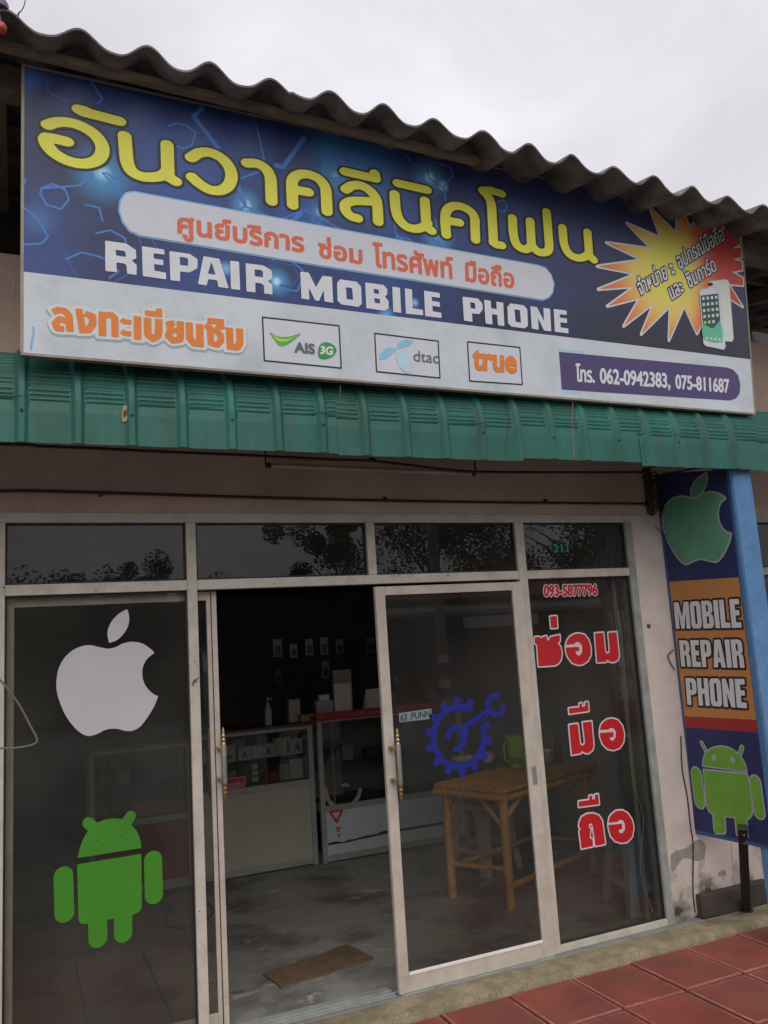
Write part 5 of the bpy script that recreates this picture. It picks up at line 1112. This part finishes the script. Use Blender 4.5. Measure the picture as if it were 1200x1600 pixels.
# plastic stools
def stool(x, y, h, mat, label, s0=.135, s1=.19, rz=.3):
    t_ = thing('plastic_stool', (x, y, 0), label, 'stool', 'plastic stools in the shop')
    rot_ = Matrix.Rotation(rz, 3, 'Z'); T_ = lambda p: Vector((x, y, 0))+rot_@Vector(p)
    b = B(); n_ = 32; pr = []
    for (k, z) in ((1.0, h-.05), (1.02, h-.012), (.97, h), (.55, h-.006), (.12, h-.01)):
        rg = []
        for i in range(n_):
            a_ = 2*math.pi*i/n_; c_, s_ = math.cos(a_), math.sin(a_); q = (abs(c_)**5+abs(s_)**5)**(-1/5)
            rg.append(T_((c_*q*s0*k, s_*q*s0*k, z)))
        pr.append(rg)
    vs = [p for r_ in pr for p in r_]; b.add(vs, [(i*n_+k, i*n_+(k+1) % n_, (i+1)*n_+(k+1) % n_, (i+1)*n_+k) for i in range(4) for k in range(n_)], True); mk('seat', b, mat, t_)
    for sx, sy in ((-1, -1), (1, -1), (1, 1), (-1, 1)):
        b = B(); th = .006
        for ax in (0, 1):
            if ax == 0: q = [(sx*s0, sy*s0, h-.035), (sx*(s0-.11), sy*s0, h-.035), (sx*(s0-.07), sy*(s0+.012), h-.11), (sx*(s1-.065), sy*s1, 0), (sx*s1, sy*s1, 0)]; nn = Vector((0, -sy*th, 0))
            else: q = [(sx*s0, sy*s0, h-.035), (sx*s0, sy*(s0-.11), h-.035), (sx*(s0+.012), sy*(s0-.07), h-.11), (sx*s1, sy*(s1-.065), 0), (sx*s1, sy*s1, 0)]; nn = Vector((-sx*th, 0, 0))
            P1 = [T_(p) for p in q]; P2 = [T_(Vector(p)+nn) for p in q]; m_ = 5
            b.add(P1+P2, [tuple(range(m_)), tuple(reversed(range(m_, 2*m_)))]+[(i, (i+1) % m_, (i+1) % m_+m_, i+m_) for i in range(m_)])
        mk('leg', b, mat, t_)
    b = B(); zz = .16; k = s0+(s1-s0)*(1-zz/h)
    for (ax, ay, bx, by) in ((-1, -1, 1, -1), (1, -1, 1, 1), (1, 1, -1, 1), (-1, 1, -1, -1)):
        a_ = T_((ax*(k-.008), ay*(k-.008), zz)); c_ = T_((bx*(k-.008), by*(k-.008), zz)); dd = (c_-a_)/2; nrm = dd.cross(Vector((0, 0, 1))).normalized(); b.obox((a_+c_)/2, dd*.93, nrm*.006, Vector((0, 0, .022)))
    mk('brace_ring', b, mat, t_); return t_
stool(2.36, .385, .46, M('grey_blue_plastic', (.30, .40, .43), .45, .08, 4, dirt=(.18, .24, .26), dirt_amt=.4), 'grey blue plastic stool close behind the right window', s0=.15, s1=.205, rz=-.22)
stool(1.98, 1.75, .50, M('pink_plastic', (.42, .27, .26), .45, .08, 4), 'pale pink plastic stool under the bamboo table', s0=.15, s1=.20, rz=.25)
# cables inside
def cable(name, pts, r_, mat, label, sm=True, cat='cable', group=None, n=8):
    b = B(); b.tube(smooth(pts, 6) if sm else pts, r_, n); return mk(name, b, mat, None, label, cat, group, loc=tuple(pts[0]))
cable('hanging_cable', [tuple(at(x, y, 1, .10)) for x, y in ((957, 905), (966, 960), (973, 1010), (978, 1080), (984, 1160), (990, 1225), (1002, 1262), (1005, 1290), (1000, 1350), (1008, 1390), (1020, 1425))], .0035, m_wcable, 'thin pale cable hanging down just inside the right window')
cable('floor_cable', [tuple(at(x, y, 2, .006)) for x, y in ((268, 1415), (262, 1428), (258, 1445), (275, 1449), (296, 1448), (312, 1420), (326, 1412), (333, 1425), (322, 1438))], .004, m_black, 'thin black cable lying in a loop on the shop floor')

# clutter on the shelves and counters
for i, (x0, w, h, c, lab) in enumerate(((.46, .03, .10, 'b', 'slim blue packet beside the black carton'), (.18, .05, .09, 'k', 'small black packet on the left of the lower shelf'), (.25, .06, .12, 'g', 'grey packet standing beside the small black one'))): carton(x0, w, 2.86, .05, zs2, h, c, lab, 0)
for i, (x0, y, w, h, c, lab) in enumerate(((1.06, 2.80, .12, .10, 'k', 'black carton inside the counter at the left'), (1.24, 2.82, .10, .13, 'g', 'grey carton inside the counter beside the black one'), (1.46, 2.80, .14, .08, 'k', 'low black carton inside the counter'), (1.72, 2.84, .12, .12, 'b', 'blue carton inside the counter at the right'))):
    carton(x0, w, y, .09, .7865, h, c, lab, 0, 'boxes inside the phone counter')
ph = thing('desk_phone', (1.62, 2.84, .4475), 'dark device lying on the floor shelf of the phone counter', 'device')
b = B(); b.box(1.28, 1.58, 2.76, 2.96, .4475, .50); mk('body', b, cols['k'], ph, bevel=.006)
b = B(); b.box(1.33, 1.50, 2.80, 2.90, .5005, .515); mk('screen', b, f_dark, ph, bevel=.003)
# ------------------------------------------------------------------ cables and fittings outside
cable('wall_cable', [tuple(at(x, y, 1, -.20)) for x, y in ((-60, 692), (0, 694), (50, 695), (62, 697), (160, 701), (260, 706), (380, 711), (440, 714), (520, 718), (580, 720), (650, 728), (690, 733), (745, 737), (850, 738), (1010, 738))], .0075, m_cable, 'upper black cable sagging along the edge of the awning')
cable('wall_cable', [tuple(at(x, y, 1, -.016)) for x, y in ((-60, 765), (0, 767), (60, 767), (200, 771), (400, 777), (600, 782), (800, 785), (1015, 787))], .0075, m_cable, 'lower black cable clipped to the beige lintel wall')
for x in (-1.0, .52, 1.6): b = B(); b.box(x-.006, x+.006, -.026, .0035, 2.570, 2.586); mk('cable_clip', b, m_black, bd)
# dark fluorescent batten under the awning
fl = thing('fluorescent_lamp', (.43, -.1, 2.70), 'unlit fluorescent tube hanging under the green awning', 'lamp')
pa_, pb_ = Vector(at(415, 727, 1, -.12)), Vector(at(743, 740, 1, -.12))
b = B(); b.tube([pa_+Vector((.03, 0, 0)), pb_-Vector((.03, 0, 0))], .012, 14); mk('tube', b, M('dusty_tube', (.46, .38, .33), .5, .15, 9, dirt=(.1, .07, .06), dirt_amt=.6), fl)
for p, s_ in ((pa_, 1), (pb_, -1)):
    b = B(); b.lathe(p, [(.012, 0), (.014, .008), (.014, .022), (.012, .026)], 12, (s_, 0, 0)); b.box(p.x-.003, p.x+.004, p.y-.003, p.y+.003, p.z, 2.83); mk('socket', b, m_black, fl)
b = B(); p = Vector(at(580, 718, 1, -.2)); b.lathe(p-Vector((0, 0, .012)), [(.014, 0), (.018, .008), (.010, .022)], 10); b.lathe(p+Vector((.02, .01, -.004)), [(.008, 0), (.012, .01), (.006, .016)], 10); mk('insulator_knob', b, m_black, None, 'small black insulator knob on the upper cable', 'insulator')
# bundle of wires on the pier beside the banner
wb = thing('wire_bundle', (2.42, -.03, 2.45), 'tangled dark wires and bracket on the wall above the banner', 'wires')
b = B(); b.box(2.392, 2.425, -.045, -.0005, 2.50, 2.80); mk('conduit', b, M('grimy_conduit', (.05, .045, .04), .8, .3, 20), wb, bevel=.004)
rr = random.Random(11)
for k in range(9):
    p = [(2.37+rr.uniform(0, .12), -.03+rr.uniform(-.05, .02), 2.47+rr.uniform(0, .33)) for _ in range(5)]; p.sort(key=lambda q: -q[2])
    b = B(); b.tube(smooth([tuple(q) for q in p], 5), .0035, 6); mk('wire', b, m_cable, wb)
b = B(); b.tube([(2.36, -.03, 2.735), (2.52, -.45, 2.722), (2.55, -.55, 2.718)], .006, 8); mk('wire', b, m_cable, wb)
b = B(); b.tube(smooth([(2.43, -.02, 2.42), (2.47, -.05, 2.34), (2.50, -.03, 2.38), (2.52, -.02, 2.45)], 5), .003, 6); mk('wire', b, m_cable, wb)
# thin cable down the edge of the pier
cable('pier_cable', [tuple(at(x, y, 1, -.008)) for x, y in ((1064, 1150), (1066, 1200), (1074, 1245), (1079, 1290), (1083, 1320), (1083, 1390), (1086, 1425))], .0035, m_cable, 'thin dark cable running down the plaster pier to the plinth')
cable('pier_wire', [tuple(at(x, y, 1, -.012)) for x, y in ((1052, 1015), (1044, 1024), (1048, 1036), (1054, 1046))], .0035, m_cable, 'short wire loop sticking out of the plaster pier', cat='wire')
b = B(); q = at(1013, 978, 1, 0); b.lathe((q[0], -.0005, q[2]), [(.014, 0), (.014, .006), (.0, .007)], 16, (0, -1, 0)); mk('wall_plug', b, M('grey_plug', (.10, .09, .085), .7), bd)
# loop of cable hanging at the left edge
cable('cable_loop', [tuple(at(x, y, 1, -.35)) for x, y in ((-70, 1020), (-25, 1040), (0, 1062), (28, 1098), (48, 1135), (57, 1152), (57, 1160), (46, 1165), (20, 1169), (-10, 1168), (-70, 1160))], .0042, M('dull_grey_cable', (.13, .125, .12), .6), 'grey cable loop hanging in front of the left window')
# strings from the signboard
cable('wire_tie', [tuple(at(x, y, 1, -.75)) for x, y in ((895, 629), (894, 660), (896, 690), (897, 716))], .0018, M('pink_string', (.35, .10, .14), .7), 'thin reddish string hanging from the signboard over the awning', cat='string')
cable('wire_tie', [tuple(at(x, y, 1, -.75)) for x, y in ((532, 602), (530, 630), (522, 665), (514, 700))], .0018, M('green_string', (.05, .12, .09), .7), 'thin dark string hanging in the middle of the awning', cat='string')
cable('wire_tie', [tuple(at(x, y, 1, -.75)) for x, y in ((797, 628), (793, 670), (789, 712))], .0016, m_black, 'thin black string hanging right of the middle of the awning', cat='string')
cable('wire_coil', [tuple(at(x, y, 1, -.45)) for x, y in ((-12, 405), (2, 418), (16, 430), (22, 448), (18, 462), (6, 468), (-12, 462))], .0022, m_wcable, 'thin wire loop in the dark gap left of the signboard')
# lamp at the roof corner
lp = thing('roof_light', (-1.43, -1.02, 4.36), 'small purple grey lamp and red bulb fixed at the roof corner', 'lamp')
q = at(3, 12, 1, -1.05); b = B(); b.lathe((q[0]-.01, q[1], q[2]-.01), [(.035, 0), (.035, .02), (.02, .05), (.0, .055)], 18); b.tube([(q[0]-.01, q[1], q[2]-.012), (q[0]-.005, q[1], q[2]-.08)], .005, 8); mk('shade', b, M('purple_grey_plastic', (.14, .11, .15), .5), lp)
q2 = at(2, 45, 1, -1.075); b = B(); b.lathe((q2[0], q2[1], q2[2]-.02), [(.0, 0), (.018, .008), (.022, .025), (.012, .045), (.0, .05)], 16); mk('red_bulb', b, M('red_plastic', (.38, .05, .05), .4), lp)
b = B(); b.tube(smooth([(q[0], q[1], q[2]-.03), (q[0]+.04, q[1], q[2]-.03), (q[0]+.075, q[1], q[2]+.02), (q[0]+.085, q[1], q[2]+.08)], 5), .002, 6); b.tube([(q[0]+.06, q[1], q[2]+.0), (q[0]+.055, q[1]+.02, q[2]-.05)], .002, 6); mk('wire', b, m_cable, lp)

# ------------------------------------------------------------------ the other side of the street (seen only mirrored in the glass)
m_leaf = M('foliage', (.055, .085, .03), .7, .5, 2); m_bark = M('bark', (.10, .075, .055), .9, .3, 5, .4)
m_sheet = M('weathered_sheet', (.30, .30, .30), .6, .3, 2); m_rtile = M('red_roof', (.26, .08, .05), .8, .25, 3); m_darkwall = M('dark_far_wall', (.12, .105, .09), .9, .3, 1)  # far walls share one dark base colour with random variation
rj = random.Random(8); jit = lambda pts, a: [(x+rj.uniform(-a, a), y+rj.uniform(-a, a)) for x, y in pts]
def tree(x, y, h, r_, label, seed):
    rr = random.Random(seed); t_ = thing('tree', (x, y, -.2), label, 'tree', 'trees across the street')
    b = B(); b.tube([(x, y, -.2), (x+.1, y, h*.3), (x-.05, y, h*.6)], [.18, .13, .06], 9)
    for k in range(6):
        a_ = k*1.05+rr.random(); z0 = h*(.25+.05*k); b.tube([(x, y, z0), (x+math.cos(a_)*r_*.4, y+math.sin(a_)*r_*.4, z0+h*.18), (x+math.cos(a_)*r_*.7, y+math.sin(a_)*r_*.7, z0+h*.25)], [.07, .04, .015], 6)
    mk('trunk', b, m_bark, t_)
    cl = [(x+rr.gauss(0, r_*.5), y+rr.gauss(0, r_*.5), h*(.45+.5*rr.random()), r_*rr.uniform(.2, .42)) for _ in range(26)]
    b = B()
    for _ in range(6500):
        cx_, cy_, cz_, cr_ = cl[rr.randrange(len(cl))]; v = Vector((rr.gauss(0, 1), rr.gauss(0, 1), rr.gauss(0, 1))).normalized()*cr_*(rr.random()**.4)
        p = Vector((cx_, cy_, cz_))+v; u_ = Vector((rr.gauss(0, 1), rr.gauss(0, 1), rr.gauss(0, .6))).normalized(); w_ = u_.orthogonal().normalized(); s_ = rr.uniform(.05, .11)
        b.add([p-u_*s_, p+w_*s_*.5, p+u_*s_, p-w_*s_*.5], [(0, 1, 2, 3)])
    mk('crown', b, m_leaf, t_)
for i, (x, Y, h, r_) in enumerate(((2.6, 30, 5.9, 1.8), (-1.5, 32, 5.3, 2.6), (6.5, 31, 4.6, 1.6), (9.5, 24, 7.2, 1.6), (13.8, 25, 9.2, 2.6), (17.5, 26, 8.6, 2.8), (21.5, 26, 9.5, 3.2), (26, 27, 8.5, 3.2), (-6, 33, 5.2, 3.0), (0.6, 33, 5.0, 2.4), (4.6, 34, 5.1, 2.3))):
    tree(x, -Y, h, r_, ['round lone tree behind the sheds', 'low wide tree at the far left', 'low bushy tree near the lone one', 'slim tree before the shop row', 'tall tree above the shop roof', 'tall spreading tree right of the roof', 'large tree at the far right', 'big tree at the end of the row', 'wide tree beyond the wall', 'small tree left of the lone one', 'small tree between the low ones'][i], 20+i)
sh = thing('opposite_shops', (12, -23, -.2), 'low row of shops with red roof and grey awning across the street', 'building')
b = B(); b.box(5, 24, -26, -22.5, -.2, 3.2); mk('wall', b, m_darkwall, sh)
b = B(); b.add([(4.5, -21.6, 3.15), (24.5, -21.6, 3.15), (24.5, -26.5, 4.1), (4.5, -26.5, 4.1), (4.5, -21.6, 3.11), (24.5, -21.6, 3.11), (24.5, -26.5, 4.06), (4.5, -26.5, 4.06)], [(0, 3, 2, 1), (4, 5, 6, 7), (0, 1, 5, 4), (2, 3, 7, 6)]); mk('roof', b, m_rtile, sh)
b = B(); b.add([(9.5, -20.2, 2.65), (21, -20.2, 2.65), (21, -22.4, 3.0), (9.5, -22.4, 3.0), (9.5, -20.2, 2.5), (21, -20.2, 2.5)], [(0, 3, 2, 1), (0, 1, 5, 4)]); mk('awning', b, m_sheet, sh)
for k in range(6):
    x = 5.6+k*3.05; b = B(); b.box(x, x+2.4, -22.49, -22.45, -.2, 2.3); o = mk('shutter', b, M('shutter_%d' % k, (.05+.02*(k % 3), .05, .05), .7) if k < 3 else f_dark, sh)
b = B(); b.box(12.2, 15.2, -20.19, -20.15, 2.05, 2.42); mk('name_board', b, f_white, sh)
lw = thing('sky_screen_shed', (-6, -24, -.2), 'long low grey shed wall raised across the street to hide mirrored sky', 'wall'); b = B(); b.box(-30, 4.4, -26, -24, -.2, 3.5); mk('wall', b, m_darkwall, lw)  # unseen shed, raised to keep mirrored sky out of the left panes
po = thing('utility_pole', (10.2, -18, -.2), 'concrete power pole with red white and black bands at its foot', 'pole')
b = B(); b.box(10.08, 10.32, -18.12, -17.88, -.2, 9); mk('shaft', b, M('pole_concrete', (.28, .27, .26), .9, .15, 3), po)
for k, mm_ in enumerate((m_black, f_white, cols['r'], m_black, f_white, cols['r'])): b = B(); b.box(10.075, 10.325, -18.125, -17.875, .1+k*.24, .1+k*.24+.235); mk('band', b, mm_, po)
for k, z in enumerate((5.6, 6.0, 6.9, 7.4, 8.6)): cable('power_line', [(-40, -19-.4*k, z+.6), (-15, -18.2, z-.05), (10.2, -17.85, z), (35, -18, z-.2), (60, -18.5, z+.4)], .018, m_black, ['lowest', 'second lowest', 'middle', 'second highest', 'highest'][k]+' power line strung along the far side of the street', cat='power line', group='power lines over the street')
# motorcycle parked across the street
mc = thing('motorcycle', (9.4, -18.6, -.2), 'dark red motorcycle parked at the kerb across the street', 'motorcycle')
X0, Y0, Z0 = 9.4, -18.6, -.2
for s_ in (-.62, .62):
    b = B(); n_ = 26; ringp = [(X0+s_+.29*math.cos(a*2*math.pi/n_), Y0, Z0+.31+.29*math.sin(a*2*math.pi/n_)) for a in range(n_+1)]; b.tube(ringp, .045, 8, caps=False); w_ = mk('wheel', b, m_black, mc)
    b = B(); b.lathe((X0+s_, Y0-.02, Z0+.31), [(.03, 0), (.20, .01), (.20, .03), (.03, .04)], 16, (0, 1, 0)); mk('rim', b, m_silver, w_)
b = B(); b.tube([(X0-.62, Y0, Z0+.31), (X0-.45, Y0, Z0+.75), (X0-.40, Y0, Z0+.98)], .03, 8); mk('fork', b, m_silver, mc)
b = B(); b.tube([(X0-.40, Y0-.33, Z0+1.0), (X0-.44, Y0, Z0+.98), (X0-.40, Y0+.33, Z0+1.0)], .016, 8); mk('handlebar', b, m_black, mc)
b = B(); b.tube(smooth([(X0-.42, Y0, Z0+.85), (X0-.25, Y0, Z0+.5), (X0+.05, Y0, Z0+.42), (X0+.3, Y0, Z0+.62), (X0+.75, Y0, Z0+.72)], 4), [.10]*5+[.13]*6+[.14]*6, 10); mk('fairing', b, cols['r'], mc)
b = B(); b.tube([(X0-.02, Y0, Z0+.74), (X0+.3, Y0, Z0+.80), (X0+.68, Y0, Z0+.82)], [.07, .10, .07], 10); mk('seat', b, m_black, mc)
b = B(); b.lathe((X0-.46, Y0, Z0+.86), [(.02, 0), (.09, .02), (.09, .05)], 14, (-1, 0, .1)); mk('headlight', b, f_white, mc)
b = B(); b.tube([(X0+.1, Y0-.12, Z0+.3), (X0+.8, Y0-.14, Z0+.36)], .04, 8); mk('exhaust', b, m_silver, mc)

# patch of bare cement and stains on the pier
PPI = Plane((0, -.0006, 0), (1, 0, 0), (0, 0, 1), (0, -1, 0)); cp = crop(860, 1000, 3.529)
m_patch = M('bare_cement_patch', (.27, .245, .205), .9, .2, 12, .5, bscale=90); m_stain = M('brown_wall_stain', (.33, .26, .23), .9, .4, 30)
art('cement_patch', PPI, [('P', PPI.m(cp(jit(smooth([(665, 1190), (690, 1165), (740, 1150), (775, 1125), (800, 1105), (822, 1097), (850, 1120), (858, 1160), (850, 1205), (815, 1222), (780, 1210), (735, 1205), (710, 1230), (690, 1262), (668, 1275), (662, 1230)], 6, True), 4.5))))], m_patch, bd, 0, cell=.006)
art('wall_stain', PPI, [('P', PPI.m(cp(jit(smooth(q, 5, True), 3.5)))) for q in ([(925, 1285), (945, 1268), (962, 1272), (972, 1296), (956, 1300), (955, 1325), (945, 1306), (932, 1306)], [(880, 1360), (905, 1352), (925, 1372), (900, 1388)], [(640, 1378), (650, 1385), (642, 1392)], [(630, 1385), (632, 1400), (622, 1392)])], m_stain, bd, .0003, cell=.005)
art('wall_crack', PPI, [('S', PPI.m(cp([(783, 1098), (785, 1180), (780, 1260), (788, 1390)])), .0022, 1), ('S', PPI.m(cp([(995, 1125), (1003, 1200), (1010, 1290), (1012, 1370)])), .002, 1)], m_stain, bd, .0006, cell=.003)
